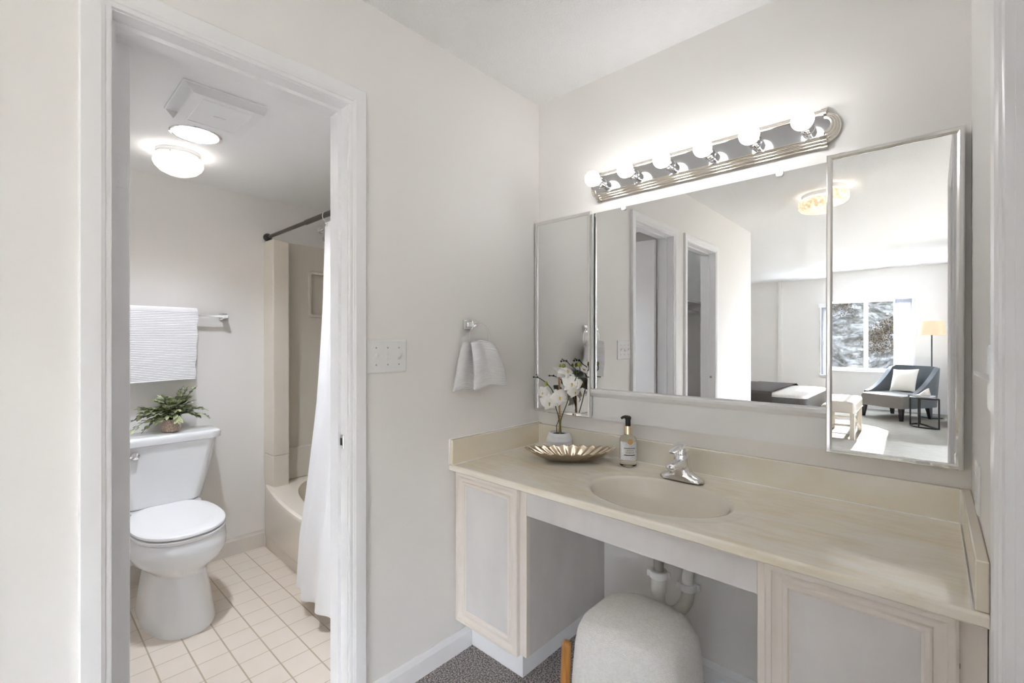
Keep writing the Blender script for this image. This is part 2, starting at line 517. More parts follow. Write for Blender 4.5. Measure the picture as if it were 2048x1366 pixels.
# main ceiling, carpet floors
FY = -8.45
structure(MB().box(-3.2, 3.9, FY - .3, .3, H, H + .15).build('ceiling', M['popcorn'], smooth=0))
structure(MB().box(0, 1.64, -1.95, 0, -.06, 0).build('floor', M['carpet'], smooth=0))
structure(MB().box(-2.6, 1.64, FY, -3.6, -.06, 0).box(0, 1.64, -3.6, -1.95, -.06, 0).build('floor_bedroom', M['carpet2'], smooth=0))  # beige stretch in the hall added to bounce light to the vanity
structure(MB().box(1.64, 3.6, -5.80, -1.82, -.06, 0).build('floor_bay', M['bouncetile'], smooth=0))  # pale floor in the unseen bay, added to bounce sun into the hall
structure(MB().box(-.80, -.0, -3.48, -1.80, -.06, 0).build('floor_closet', M['carpet'], smooth=0))
structure(MB().box(-2.6, -.12, LW, -3.48, 0, H).build('wall_hall_end', M['wall'], smooth=0))
structure(MB().box(-.92, -.80, -3.48, -1.80, 0, H).build('wall_closet_back', M['wall'], smooth=0))
# side bay of the bedroom, right of the frame: its unseen glass door is added to light the vanity
BYF, BYN, BXR = -5.68, -1.82, 3.60
GX0, GX1, GZ = 1.80, 3.45, 2.10
structure(MB().box(1.64, 1.76, FY, BYF, 0, H).build('wall_bedroom_right', M['wall'], smooth=0))
structure(MB().box(1.64, BXR + .12, BYN, BYN + .12, 0, H).build('wall_bay_near', M['wall'], smooth=0))
structure(MB().box(BXR, BXR + .12, BYF - .12, BYN, 0, H).build('wall_bay_right', M['wall'], smooth=0))
wb = MB()
wb.box(1.76, GX0, BYF - .12, BYF, 0, H); wb.box(GX1, BXR, BYF - .12, BYF, 0, H); wb.box(GX0, GX1, BYF - .12, BYF, GZ, H)
structure(wb.build('wall_bay_far', M['wall'], smooth=0))
structure(MB().box(1.76, 9, -14, BYF - .12, -.20, -.08).build('ground', M['bush'], smooth=0))  # unseen dark ground, added to block sky light from below
structure(MB().box(-2.72, -2.6, FY, -3.48, 0, H).build('wall_bedroom_left', M['wall'], smooth=0))
WX0, WX1, WZ0, WZ1 = -.10, 1.19, .66, 1.92
wf = MB()
wf.box(-2.72, WX0, FY - .14, FY, 0, H); wf.box(WX1, 1.76, FY - .14, FY, 0, H)
wf.box(WX0, WX1, FY - .14, FY, 0, WZ0); wf.box(WX0, WX1, FY - .14, FY, WZ1, H)
structure(wf.build('wall_far', M['wall'], smooth=0))
structure(MB().box(-.80, -.74, FY, FY + .05, 0, H).build('trim_pipe_chase', M['wall'], smooth=0))


# casings: flat band with a stepped bead on its inner side
def casing_prof():
    # (distance from jamb face, projection from wall)
    return [(.0, .0), (.0, .009), (.004, .011), (.010, .011), (.012, .014), (.017, .016), (.019, .0175), (.054, .0185), (.057, .016), (.057, 0)]


def casing(name, xw, sgn, ya, yb, head, jx0, jx1, stop=None):
    """door lining: casing on the wall face at xw (projecting sgn), jambs jx0..jx1"""
    c = MB(); rv = .006
    pr = casing_prof(); rings = []
    for (dy, dz, cy, cz) in ((-1, 0, ya, 0), (-1, 1, ya, head), (1, 1, yb, head), (1, 0, yb, 0)):
        ring = []
        for d, p in pr:
            d2 = d + rv * 0.5
            ring.append((xw + sgn * p, cy + dy * d2, cz + dz * d2))
        rings.append(ring)
    c.rings(rings, True, True)
    c.box(jx0, jx1, ya - .018, ya, 0, head + .018); c.box(jx0, jx1, yb, yb + .018, 0, head + .018); c.box(jx0, jx1, ya, yb, head, head + .018)
    if stop:
        s0, s1 = stop
        c.box(s0, s1, ya, ya + .011, 0, head); c.box(s0, s1, yb - .011, yb, 0, head); c.box(s0, s1, ya + .011, yb - .011, head - .011, head)
    return structure(c.build(name, M['trim'], smooth=30))


casing('trim_1', 0, 1, J0, J1, HEAD, -.122, 0, (-.083, -.045))
casing('trim_2', 0, 1, K0, K1, HEAD, -.122, 0, (-.083, -.045))
casing('trim_3', 1.5145, -1, R0, R1, HEAD, 1.5145, 1.641, (1.56, 1.60))
# strike plate on the bathroom jamb, bolt hole on the closet jamb
spo = thing('strike_plate', 'small chrome strike plate on the bathroom door jamb beside the shower curtain', 'strike plate', (-.035, J1, .935))
MB().rings([[(-.0445 + 0 * x_, J1 - .0003 - d, .912), (-.022, J1 - .0003 - d, .912), (-.022, J1 - .0003 - d, .958), (-.0445, J1 - .0003 - d, .958)] for x_, d in ((0, 0), (0, .003))]).build('plate', M['chrome'], spo, bevel=.001)
MB().box(-.0425, -.031, J1 - .0040, J1 - .0035, .923, .947).build('latch_hole', M['black'], spo, smooth=0)
sp = MB().lathe([(.011, 0), (.011, .003)], (-.03, K0 + .001, .955), 14, 'y')
props(sp.build('latch_hole_ring', M['valve'], None), 'small round grey metal latch hole in the closet door jamb', 'strike plate')
# bathroom door, open into the bathroom, hinge edge towards us
d1 = thing('door_1', 'white bathroom door standing open at the left jamb, hinge edge showing', 'door', (-.125, -1.587, .012))
structure(d1)
MB().box(-.715, -.125, -1.587, -1.551, .012, 2.052).build('door_leaf', M['trim'], d1, bevel=.002)
for hz in (.25, 1.72):
    pass
hg = MB()
hgz = 1.72
hg.rings([[(-.1235, -1.583 + .0, hgz - .045), (-.1235, -1.556, hgz - .045), (-.1235, -1.556, hgz + .045), (-.1235, -1.583, hgz + .045)],
          [(-.1262, -1.583, hgz - .045), (-.1262, -1.556, hgz - .045), (-.1262, -1.556, hgz + .045), (-.1262, -1.583, hgz + .045)]])
hg.tube([(-.118, -1.592, hgz - .045), (-.118, -1.592, hgz + .045)], .006, 10)
for dz in (-.03, .0, .03):
    hg.lathe([(.003, 0), (.003, .0012)], (-.1235, -1.570 + (.006 if dz == 0 else -.004), hgz + dz), 8, 'x')
hg.build('hinge', M['trim'], d1, bevel=.0006)
# right door leaf, shut
d2 = MB().box(1.601, 1.636, R0 + .003, R1 - .003, .01, HEAD - .003)
structure(d2.build('door_2', M['trim'], None, bevel=.002))


# baseboards
def baseboard(name, segs, h=.085, th=.013, m=None):
    c = MB()
    for (ax, ay, bx, by, nx, ny) in segs:
        pr = [(0, 0), (th, 0), (th, h - .022), (th - .004, h - .016), (th - .005, h - .006), (max(th - .009, .001), h), (0, h)]
        r0 = [(ax + nx * d, ay + ny * d, z) for d, z in pr]; r1 = [(bx + nx * d, by + ny * d, z) for d, z in pr]
        c.rings([r0, r1])
    return structure(c.build(name, m or M['trim'], smooth=30))


baseboard('baseboard_left', [(0, -.46, 0, J1 + .061, 1, 0), (0, J0 - .061, 0, K1 + .061, 1, 0), (0, K0 - .061, 0, LW, 1, 0)])
baseboard('baseboard_back', [(.297, 0, 1.195, 0, 0, -1)])
baseboard('baseboard_right', [(1.5145, -.58, 1.5145, R1 + .061, -1, 0)])
baseboard('baseboard_bedroom_right', [(1.64, BYF, 1.64, FY, -1, 0), (1.64, BYF, 1.80, BYF, 0, 1)])
baseboard('baseboard_far', [(-2.6, FY, 1.64, FY, 0, 1)])
baseboard('baseboard_bathroom', [(BX0, -.705, BX0, -1.70, 1, 0), (BX0, -1.70, BX1, -1.70, 0, 1)], .108, .006, M['earth'])

# white ledge panel under the big mirror
lp = MB().box(.322, 1.196, -.012, -.0005, .930, 1.03)
pr = [(-.0005, 1.026), (-.013, 1.026), (-.0145, 1.030), (-.018, 1.031), (-.024, 1.036), (-.031, 1.046), (-.033, 1.050), (-.033, 1.058), (-.030, 1.062), (-.0005, 1.064)]
lp.rings([[(.322, y, z) for y, z in pr], [(1.196, y, z) for y, z in pr]])
structure(lp.build('trim_mirror_ledge', M['flatwhite'], smooth=30))

# closet shelf and rod
structure(MB().box(-.80, -.45, -3.48, -1.80, 1.69, 1.71).build('trim_closet_shelf', M['flatwhite'], smooth=0))
cr = MB().tube([(-.52, -3.478, 1.60), (-.52, -1.802, 1.60)], .016, 14)
props(cr.build('closet_rod', M['chrome'], None), 'chrome clothes rod under the closet shelf, seen in the mirror', 'clothes rod')

# ------------------------------------------------------------------ window and outdoors
wn = thing('window_1', 'sliding bedroom window with white frame, reflected in the mirrors', 'window', (.545, FY - .07, WZ0)); structure(wn)
fr = MB()
yF0, yF1 = FY - .10, FY - .05
fw = .045
fr.box(WX0, WX1, yF0, yF1, WZ0, WZ0 + fw); fr.box(WX0, WX1, yF0, yF1, WZ1 - fw, WZ1)
fr.box(WX0, WX0 + fw, yF0, yF1, WZ0 + fw, WZ1 - fw); fr.box(WX1 - fw, WX1, yF0, yF1, WZ0 + fw, WZ1 - fw)
fr.box(.535, .595, yF0 - .002, yF1 + .008, WZ0 + fw, WZ1 - fw)
fr.build('window_frame', M['plasticwhite'], wn, bevel=.003)
MB().box(WX0 + fw, .535, FY - .079, FY - .075, WZ0 + fw, WZ1 - fw).build('pane', M['glass'], wn, smooth=0)
MB().box(.595, WX1 - fw, FY - .067, FY - .063, WZ0 + fw, WZ1 - fw).build('pane', M['glass'], wn, smooth=0)
sl_ = MB().box(WX0 - .03, WX1 + .03, FY - .05, FY + .035, WZ0 - .022, WZ0).build('window_sill', M['trim'], wn, bevel=.003)
wt = MB()
wt.box(WX0 - .03, WX0, FY, FY + .012, WZ0, WZ1 + .03); wt.box(WX1, WX1 + .03, FY, FY + .012, WZ0, WZ1 + .03)
wt.build('window_casing', M['trim'], wn, bevel=.002)
lk = MB().box(.60, .612, FY - .042, FY - .034, 1.75, 1.79); lk.box(.60, .612, FY - .042, FY - .034, .86, .90)
lk.build('window_latch', M['valve'], wn)
w2 = thing('added_glass_door', 'unseen glazed door added to light the vanity alcove', 'window', ((GX0 + GX1) / 2, BYF - .06, 0)); structure(w2)
fr = MB(); gm = (GX0 + GX1) / 2
for a, b_ in ((GX0, GX0 + .05), (GX1 - .05, GX1), (gm - .03, gm + .03)):
    fr.box(a, b_, BYF - .09, BYF - .03, .05, GZ - .05)
fr.box(GX0, GX1, BYF - .09, BYF - .03, 0, .05); fr.box(GX0, GX1, BYF - .09, BYF - .03, GZ - .05, GZ)
fr.build('window_frame', M['plasticwhite'], w2, smooth=0)
MB().box(GX0 + .05, gm - .03, BYF - .065, BYF - .06, .05, GZ - .05).build('pane', M['glass'], w2, smooth=0)
MB().box(gm + .03, GX1 - .05, BYF - .055, BYF - .05, .05, GZ - .05).build('pane', M['glass'], w2, smooth=0)
bl = thing('vertical_blind', 'white vertical blind drawn open to both sides of the bedroom window', 'blind', (.545, FY + .06, WZ1))
MB().box(WX0 - .03, WX1 + .03, FY + .012, FY + .085, WZ1 - .02, WZ1 + .05).build('head_rail', M['flatwhite'], bl, bevel=.003)
for k in range(14):
    xx = .945 + k * .0165
    s_ = MB(); s_.grid(lambda u, v_: (xx + .004 * math.sin(u * PI) + .024 * u, FY + .02 + .050 * u, WZ0 + .005 + (WZ1 - .02 - WZ0) * v_), 5, 1)
    s_.build('blind_slat', M['blind'], bl, solid=.0012)
for k in range(5):
    xx = -.092 + k * .0165
    s_ = MB(); s_.grid(lambda u, v_: (xx + .004 * math.sin(u * PI) + .024 * u, FY + .02 + .050 * u, WZ0 + .005 + (WZ1 - .02 - WZ0) * v_), 5, 1)
    s_.build('blind_slat', M['blind'], bl, solid=.0012)
# hillside beyond the window
def hillf(u, v_):
    x = -14 + 28 * u; y = -10.5 - 16 * v_
    z = -.4 + 6.5 * v_ ** 1.1 + .35 * math.sin(x * 1.3 + y) + .25 * math.sin(x * 2.9 - y * 1.7)
    return (x, y, z)
structure(MB().grid(hillf, 60, 40).build('hill', M['hill'], None, smooth=60))
for k, (bx, by, br, lab) in enumerate(((.9, -13.2, .85, 'large brown bush on the hillside right of the window mullion'), (-1.2, -16.0, .9, 'grey brown bush high on the hillside left of the window mullion'),
                                       (3.0, -14.6, .8, 'grey brown bush on the hillside behind the open blind'))):
    bz = hillf((bx + 14) / 28, (-10.5 - by) / 16)[2]
    b_ = MB(); rnd = random.Random(k)
    for q in range(5000):
        a = rnd.uniform(0, 2 * PI); e = rnd.uniform(-.3, 1.4); rr_ = br * rnd.uniform(.6, 1)
        p = Vector((bx + rr_ * math.cos(a) * math.cos(e), by + rr_ * math.sin(a) * math.cos(e), bz + .35 + rr_ * math.sin(e) * .9))
        d = Vector((rnd.uniform(-1, 1), rnd.uniform(-1, 1), rnd.uniform(-1, 1))).normalized() * .035; e2 = Vector((rnd.uniform(-1, 1), rnd.uniform(-1, 1), rnd.uniform(-1, 1))).normalized() * .028
        b_.add([p, p + d, p + e2, p - d * .6 - e2 * .3], [(0, 1, 2), (0, 2, 3)])
    props(b_.build('bush', M['bush'], None), lab, 'bush', 'bushes outside the window')

# ================================================================== BATHROOM
# --- toilet (faces +x)
TY = -1.235
to = thing('toilet', 'white two-piece toilet with closed lid against the bathroom wall', 'toilet', (-1.25, TY, 0))


def dring(xb, xf, hw, z, n=40, back=.35, p=2.3):
    """oval-ish plan: back edge at xb, front at xf, half width hw; back is squarer"""
    out = []
    xm = xb + (xf - xb) * .46
    for k in range(n):
        a = 2 * PI * k / n; ca, sa = math.cos(a), math.sin(a)
        if ca >= 0:
            x = xm + (xf - xm) * abs(ca) ** (2 / p)
        else:
            x = xm - (xm - xb) * abs(ca) ** (2 / 3.4)
        y = TY + hw * (abs(sa) ** (2 / p)) * (1 if sa >= 0 else -1)
        out.append((x, y, z))
    return out


bw = MB()
bw.rings([dring(-1.50, -.925, .140, 0), dring(-1.50, -.928, .138, .02), dring(-1.50, -.955, .126, .10), dring(-1.48, -.985, .114, .18), dring(-1.47, -.993, .112, .225),
          dring(-1.47, -.985, .122, .245), dring(-1.46, -.955, .150, .27), dring(-1.46, -.925, .176, .30), dring(-1.46, -.913, .186, .33), dring(-1.46, -.914, .187, .36), dring(-1.46, -.920, .183, .39), dring(-1.46, -.93, .176, .402)])
bw.rings([rrect(-1.50, TY, .11, .12, .04, .30), rrect(-1.50, TY, .115, .15, .04, .44)])
bw.build('bowl', M['porcelain'], to, smooth=50)
MB().rings([dring(-1.44, -.925, .180, .404), dring(-1.44, -.921, .184, .409), dring(-1.44, -.921, .184, .418), dring(-1.44, -.926, .180, .421)]).build('seat', M['seatplastic'], to, smooth=40)


def lidring(xb, xf, hw, z, n=48):
    out = []
    xm = xb + (xf - xb) * .50
    for k in range(n):
        a = 2 * PI * k / n; ca, sa = math.cos(a), math.sin(a)
        x = xm + (xf - xm) * abs(ca) ** (2 / 2.2) if ca >= 0 else max(xb, xm - (xm - xb) * 1.18 * abs(ca) ** (2 / 2.6))
        out.append((x, TY + hw * abs(sa) ** (2 / 2.2) * (1 if sa >= 0 else -1), z))
    return out


MB().rings([lidring(-1.435, -.927, .176, .425), lidring(-1.44, -.922, .181, .430), lidring(-1.44, -.924, .180, .438), lidring(-1.437, -.932, .172, .444), lidring(-1.43, -.98, .13, .449)]).build('seat_lid', M['seatplastic'], to, smooth=40)
for s_ in (-1, 1):
    MB().tube([(-1.452, TY + s_ * .075 - .02, .432), (-1.452, TY + s_ * .075 + .02, .432)], .011, 12).build('seat_hinge', M['seatplastic'], to)
tk = MB()
tr = []
for z, hx, hy, cx in ((.440, .070, .150, -1.515), (.452, .080, .162, -1.515), (.55, .090, .185, -1.515), (.65, .097, .206, -1.515), (.725, .101, .222, -1.515), (.757, .103, .226, -1.515)):
    tr.append(rrect(cx, TY, hx, hy, .045, z, 8))
tk.rings(tr); tk.build('tank', M['porcelain'], to, smooth=50)
lr = []
for z, e in ((.755, -.004), (.760, .004), (.780, .006), (.792, .004), (.798, -.006), (.800, -.02)):
    lr.append(rrect(-1.513, TY, .108 + e, .242 + e, .055, z, 8))
MB().rings(lr).build('tank_lid', M['porcelain'], to, smooth=50)
lv = MB().lathe([(.0, 0), (.012, .001), (.019, .006), (.020, .012), (.017, .018), (.008, .022), (0, .0225)], (-1.413, -1.362, .718), 20, 'x', False, False)
lv.tube([(-1.400, -1.362, .718), (-1.397, -1.40, .716), (-1.395, -1.44, .712)], .007, 10)
lv.build('flush_lever', M['chrome'], to)
vl = MB().tube([(-1.60, -1.43, .16), (-1.56, -1.43, .16), (-1.55, -1.43, .18), (-1.53, -1.42, .44)], .007, 8)
vl.lathe([(.016, 0), (.016, .03)], (-1.585, -1.43, .16), 12, 'x')
vl.build('supply_hose', M['valve'], to)

# --- plant on the tank
pp = thing('potted_plant', 'small leafy green plant in a spotted pot on the toilet tank', 'plant', (-1.51, -1.20, .80))
MB().lathe([(.027, .801), (.036, .804), (.040, .815), (.0415, .83), (.041, .85), (.039, .866), (.037, .868), (.034, .862), (.033, .85)], (-1.51, -1.20, 0), 28, cap1=False).build('pot', M['leopard'], pp)
MB().lathe([(.034, .852), (.02, .860), (.0, .862)], (-1.51, -1.20, 0), 20, cap0=False, cap1=False).build('soil', M['black'], pp)
rnd = random.Random(3)
def leaf(mb, p, d, up, L, W):
    p, d, up = Vector(p), Vector(d).normalized(), Vector(up)
    s_ = d.cross(up)
    if s_.length < 1e-3: s_ = d.cross(Vector((1, 0, 0)))
    s_.normalize(); nrm = s_.cross(d).normalized()
    vs = []; fs = []
    prof = [(0, .08), (.2, .65), (.45, 1.0), (.7, .82), (.9, .4), (1, .03)]
    for i, (tt, ww) in enumerate(prof):
        bend = -.22 * tt * tt * L
        c = p + d * (L * tt) + nrm * bend
        vs += [c - s_ * W * ww + nrm * W * .25 * ww, c, c + s_ * W * ww + nrm * W * .25 * ww]
        if i:
            a = (i - 1) * 3
            fs += [(a, a + 1, a + 4, a + 3), (a + 1, a + 2, a + 5, a + 4)]
    mb.add(vs, fs)
la, lb_, stm = MB(), MB(), MB()
sprigs = []
for k in range(44):
    a = rnd.uniform(0, 2 * PI)
    e = rnd.uniform(.05, 1.05)
    L = rnd.uniform(.075, .130)
    sprigs.append((a, e, L))
sprigs += [(-1.75, .05, .165), (-1.45, -.15, .16), (1.4, .05, .155), (1.7, .25, .15), (1.35, .95, .165), (1.2, 1.1, .16), (.9, 1.2, .14), (-1.3, .45, .15), (-1.6, -.35, .13)]
for (a, e, L) in sprigs:
    dirv = Vector((math.cos(a) * math.cos(e) * .55, math.sin(a) * math.cos(e), math.sin(e)))
    p0 = Vector((-1.51, -1.20, .862)); p1 = p0 + Vector((dirv.x * .4 * L, dirv.y * .4 * L, .055 + .02 * e)); p2 = p0 + dirv * L + Vector((0, 0, .018 - .02 * (1 - e)))
    if p2.x < -1.60: p2.x = -1.60
    path = bez(p0, p1, p2, 9)
    stm.tube(path, .0012, 5)
    for i in range(2, 10):
        pt = Vector(path[i]); tg = (Vector(path[i]) - Vector(path[i - 1])).normalized()
        for s_ in (-1, 1):
            side = tg.cross(Vector((0, 0, 1))); side.normalize()
            dd = tg * .7 + side * s_ * rnd.uniform(.5, 1.0) + Vector((0, 0, rnd.uniform(-.2, .5)))
            LL = rnd.uniform(.024, .037)
            if (pt + dd.normalized() * LL).x < -1.622 or (pt + dd.normalized() * LL).z < .815 or pt.z < .818 or (pt.z < .86 and (pt - Vector((-1.51, -1.2, pt.z))).length < .05): continue
            leaf(la if rnd.random() < .6 else lb_, pt, dd, (rnd.uniform(-.4, .4), rnd.uniform(-.4, .4), 1), LL, LL * .31)
    if path[-1][2] > .84: leaf(la, path[-1], Vector(path[-1]) - Vector(path[-2]), (0, 0, 1), .032, .010)
stm.build('stems', M['stem'], pp)
props(la.build('leaves', M['leafA'], pp, smooth=60), 'light sage leaves', kind='stuff')
props(lb_.build('leaves', M['leafB'], pp, smooth=60), 'darker grey green leaves', kind='stuff')

# --- towel bar and bath towel
tb = thing('towel_bar', 'chrome towel bar on the bathroom wall above the toilet', 'towel bar', (-1.63, -1.22, 1.415))
MB().box(-1.577, -1.565, -1.545, -.925, 1.412, 1.424).build('bar', M['chrome'], tb, bevel=.001)
for yy in (-.928, -1.542):
    q = MB().rings([[(BX0 + .0005, yy - .022, 1.398), (BX0 + .0005, yy + .022, 1.398), (BX0 + .0005, yy + .022, 1.438), (BX0 + .0005, yy - .022, 1.438)],
                    [(BX0 + .010, yy - .022, 1.398), (BX0 + .010, yy + .022, 1.398), (BX0 + .010, yy + .022, 1.438), (BX0 + .010, yy - .022, 1.438)],
                    [(BX0 + .014, yy - .013, 1.408), (BX0 + .014, yy + .013, 1.408), (BX0 + .014, yy + .013, 1.428), (BX0 + .014, yy - .013, 1.428)],
                    [(BX0 + .070, yy - .012, 1.408), (BX0 + .070, yy + .012, 1.408), (BX0 + .070, yy + .012, 1.428), (BX0 + .070, yy - .012, 1.428)]])
    q.build('bracket', M['chrome'], tb, bevel=.002)
bt = thing('bath_towel', 'large white ribbed bath towel folded over the chrome bar', 'towel', (-1.57, -1.24, 1.43))
def towelf(u, v_):
    # v: along the drape: back bottom -> over bar -> front bottom
    y = -1.50 + (1.50 - 1.072) * u
    Lb, top, Lf = .26, .075, .365
    s_ = v_ * (Lb + top + Lf)
    rib = .0022 * math.sin(s_ / .0088 * 2 * PI)
    dr = .012 * math.sin(u * 3.0 + 1) * .5
    droop = -.014 * (1 - u) ** 1.5 * 1.0
    if s_ < Lb:
        x = -1.597 + rib * .2; z = 1.434 - (Lb - s_)
    elif s_ < Lb + top:
        a = PI * (s_ - Lb) / top; x = -1.5735 - .024 * math.cos(a); z = 1.434 + .020 * math.sin(a) + rib * .5
    else:
        q_ = s_ - Lb - top
        x = -1.5495 + .012 * min(1, q_ / .1) * (.7 + .3 * math.sin(u * 6)) + rib; z = 1.434 - q_ + droop * (q_ / Lf) - .0
        y += -.014 * (q_ / Lf) * u + .003 * math.sin(q_ * 60) * (u > .99)
    return (x, y, z)
MB().grid(towelf, 14, 420).build('towel_cloth', M['towel'], bt, smooth=80, solid=.009, soff=0)

# --- bathtub and surround
tub = thing('bathtub', 'almond bathtub with bowed apron behind the white curtain', 'bathtub', (-.87, -.32, 0))
TX0, TX1, TYB = -1.625, -.125, .055
def bow(x):
    tt = (x - TX0) / (TX1 - TX0); return .095 * math.sin(PI * min(max(tt, 0), 1)) ** .9
nx = 40
xs = [TX0 + (TX1 - TX0) * i / nx for i in range(nx + 1)]
ap = MB(); strips = []
for (z, k, b_) in ((0.0, 0.12, .004), (.055, .10, .004), (.075, .30, 0), (.12, .55, 0), (.20, .75, 0), (.30, .92, 0), (.365, 1.0, 0), (.385, .99, .004), (.392, .95, .014)):
    strips.append([(x, -.700 - bow(x) * k + b_, z) for x in xs])
# rim inwards to the basin edge then down into the basin
def inner(x, e=0.0):
    cx, cy, a, b_ = -.86, -.305, .64 - e, .275 - e
    return cx, cy, a, b_
ap.rings(strips, False, False, close=False)
ap.build('apron', M['fiberglass'], tub, smooth=40)
# rim deck: from front edge to an oval well
nn = 96; deck_o = []; deck_i = []; ring2 = []; ring3 = []; ring4 = []; ring5 = []
cx, cy, ea, eb = -.87, -.33, .685, .285
for k in range(nn):
    a = 2 * PI * k / nn; ca, sa = math.cos(a), math.sin(a)
    p = 3.2
    ex = lambda A, B: (cx + A * (abs(ca) ** (2 / p)) * (1 if ca >= 0 else -1), cy + B * (abs(sa) ** (2 / p)) * (1 if sa >= 0 else -1))
    # outer boundary: project to the tub rectangle with the bowed front
    A, B = .755, .39
    m_ = max(abs(ca), abs(sa)); ox = cx + (TX1 - TX0) / 2 * ca / m_; oy = cy + .385 * sa / m_
    if sa < 0 and abs(sa) >= abs(ca) * .999:
        oy = -.686 - bow(ox) * .95
    elif sa > 0 and abs(sa) >= abs(ca) * .999:
        oy = TYB
    deck_o.append((min(max(ox, TX0), TX1), max(min(oy, TYB), -.80), .392))
    def bowed(pt, z, k_):
        x_, y_ = pt
        if y_ < cy: y_ -= bow(x_) * k_ * min(1, (cy - y_) / .28)
        return (x_, y_, z)
    deck_i.append(bowed(ex(ea, eb), .392, .85)); ring2.append(bowed(ex(ea - .012, eb - .012), .384, .85)); ring3.append(bowed(ex(ea - .03, eb - .025), .30, .7)); ring4.append(bowed(ex(ea - .07, eb - .05), .12, .5)); ring5.append(bowed(ex(ea - .14, eb - .11), .07, .3))
dk = MB().rings([deck_o, deck_i, ring2, ring3, ring4, ring5], False, True)
dk.build('rim', M['fiberglass'], tub, smooth=40)
su = thing('shower_surround', 'almond moulded shower wall panels with a recessed soap niche', 'shower surround', (-.87, .05, .4))
# front column on the back wall: lower and upper lengths meeting at a seam
def column_ring(z, g=0.0, top=0.0):
    xf = -1.492 - g
    return [(BX0 + .001, -.704 + g, z), (xf - .012, -.700 + g, z), (xf - .003, -.697 + g, z - top * .1), (xf, -.690 + g, z - top * .15), (xf, -.615 - g, z - top), (xf - .004, -.606, z - top), (BX0 + .03, -.585, z - top), (BX0 + .001, -.585, z - top)]
lc = MB().rings([column_ring(.3925, .004), column_ring(.42, .002), column_ring(.46, 0), column_ring(.574, 0), column_ring(.579, .003)])
lc.build('lower_column', M['fiberglass'], su, smooth=25)
uc = MB().rings([column_ring(.580, .003), column_ring(.586, 0), column_ring(1.875, 0, .0), column_ring(1.893, .002, .012)])
uc.build('upper_column', M['fiberglass'], su, smooth=25)
# end panel with niche
ep = MB(); PXW = BX0 + .025
ya, yb = -.60, .055
ny0, ny1, nz0, nz1 = -.418, -.150, 1.455, 1.720
for q in ((ya, ny0, .392, 1.905), (ny1, yb, .392, 1.905), (ny0, ny1, .392, nz0), (ny0, ny1, nz1, 1.905)):
    ep.box(BX0 + .001, PXW, q[0], q[1], q[2], q[3])
ep.box(BX0 + .001, BX0 + .004, ny0, ny1, nz0, nz1)
ep.build('end_panel', M['fiberglass_in'], su, smooth=0)
ledge = MB().box(PXW, PXW + .018, ya, yb, .392, .595)
ledge.build('lower_end_panel', M['fiberglass_in'], su, bevel=.008, seg=3)
def frame_x(x_, y0_, y1_, z0_, z1_, wd, th):
    def rr(e, h): return rrect(0, 0, 0.5, .5, .1, 0)
    rings = []
    for (e, h) in ((0, 0), (.004, th), (wd * .55, th), (wd, th * .3), (wd, -.012)):
        hy, hz = (y1_ - y0_) / 2 + wd - e, (z1_ - z0_) / 2 + wd - e
        rings.append([(x_ + h, (y0_ + y1_) / 2 + p[0], (z0_ + z1_) / 2 + p[1]) for p in rrect(0, 0, hy, hz, .02 if e < wd * .8 else .012, 0, 5)])
    return MB().rings(rings, False, False)
frame_x(PXW, ny0, ny1, nz0, nz1, .022, .012).build('niche_frame', M['fiberglass'], su)
# long back panel of the tub alcove
MB().box(BX0 + .025, BX1 - .001, .035, .0595, .392, 1.905).build('long_panel', M['fiberglass_in'], su, smooth=0)
MB().box(BX1 - .025, BX1 - .001, -.60, .035, .392, 1.905).build('far_end_panel', M['fiberglass_in'], su, smooth=0)

# --- shower head
sh = thing('shower', 'chrome shower head on the end wall half hidden by the curtain', 'shower head', (BX0, -.345, 2.0))
hp = MB().tube(smooth_path([(BX0 + .001, -.345, 2.03), (-1.58, -.345, 2.03), (-1.545, -.350, 2.01), (-1.53, -.355, 1.985)], 5), .009, 12)
hp.lathe([(.026, 0), (.026, .003), (.012, .008)], (BX0 + .0008, -.345, 2.03), 20, 'x')
hp.build('shower_arm', M['chrome'], sh)
MB().lathe([(.010, .0), (.014, -.012), (.030, -.034), (.033, -.044), (.030, -.046)], (-1.527, -.356, 1.99), 22, 'z').xform(Matrix.Translation((-1.527, -.356, 1.99)) @ Matrix.Rotation(.45, 4, 'Y').inverted() @ Matrix.Translation((1.527, .356, -1.99))).build('spray_head', M['chrome'], sh)

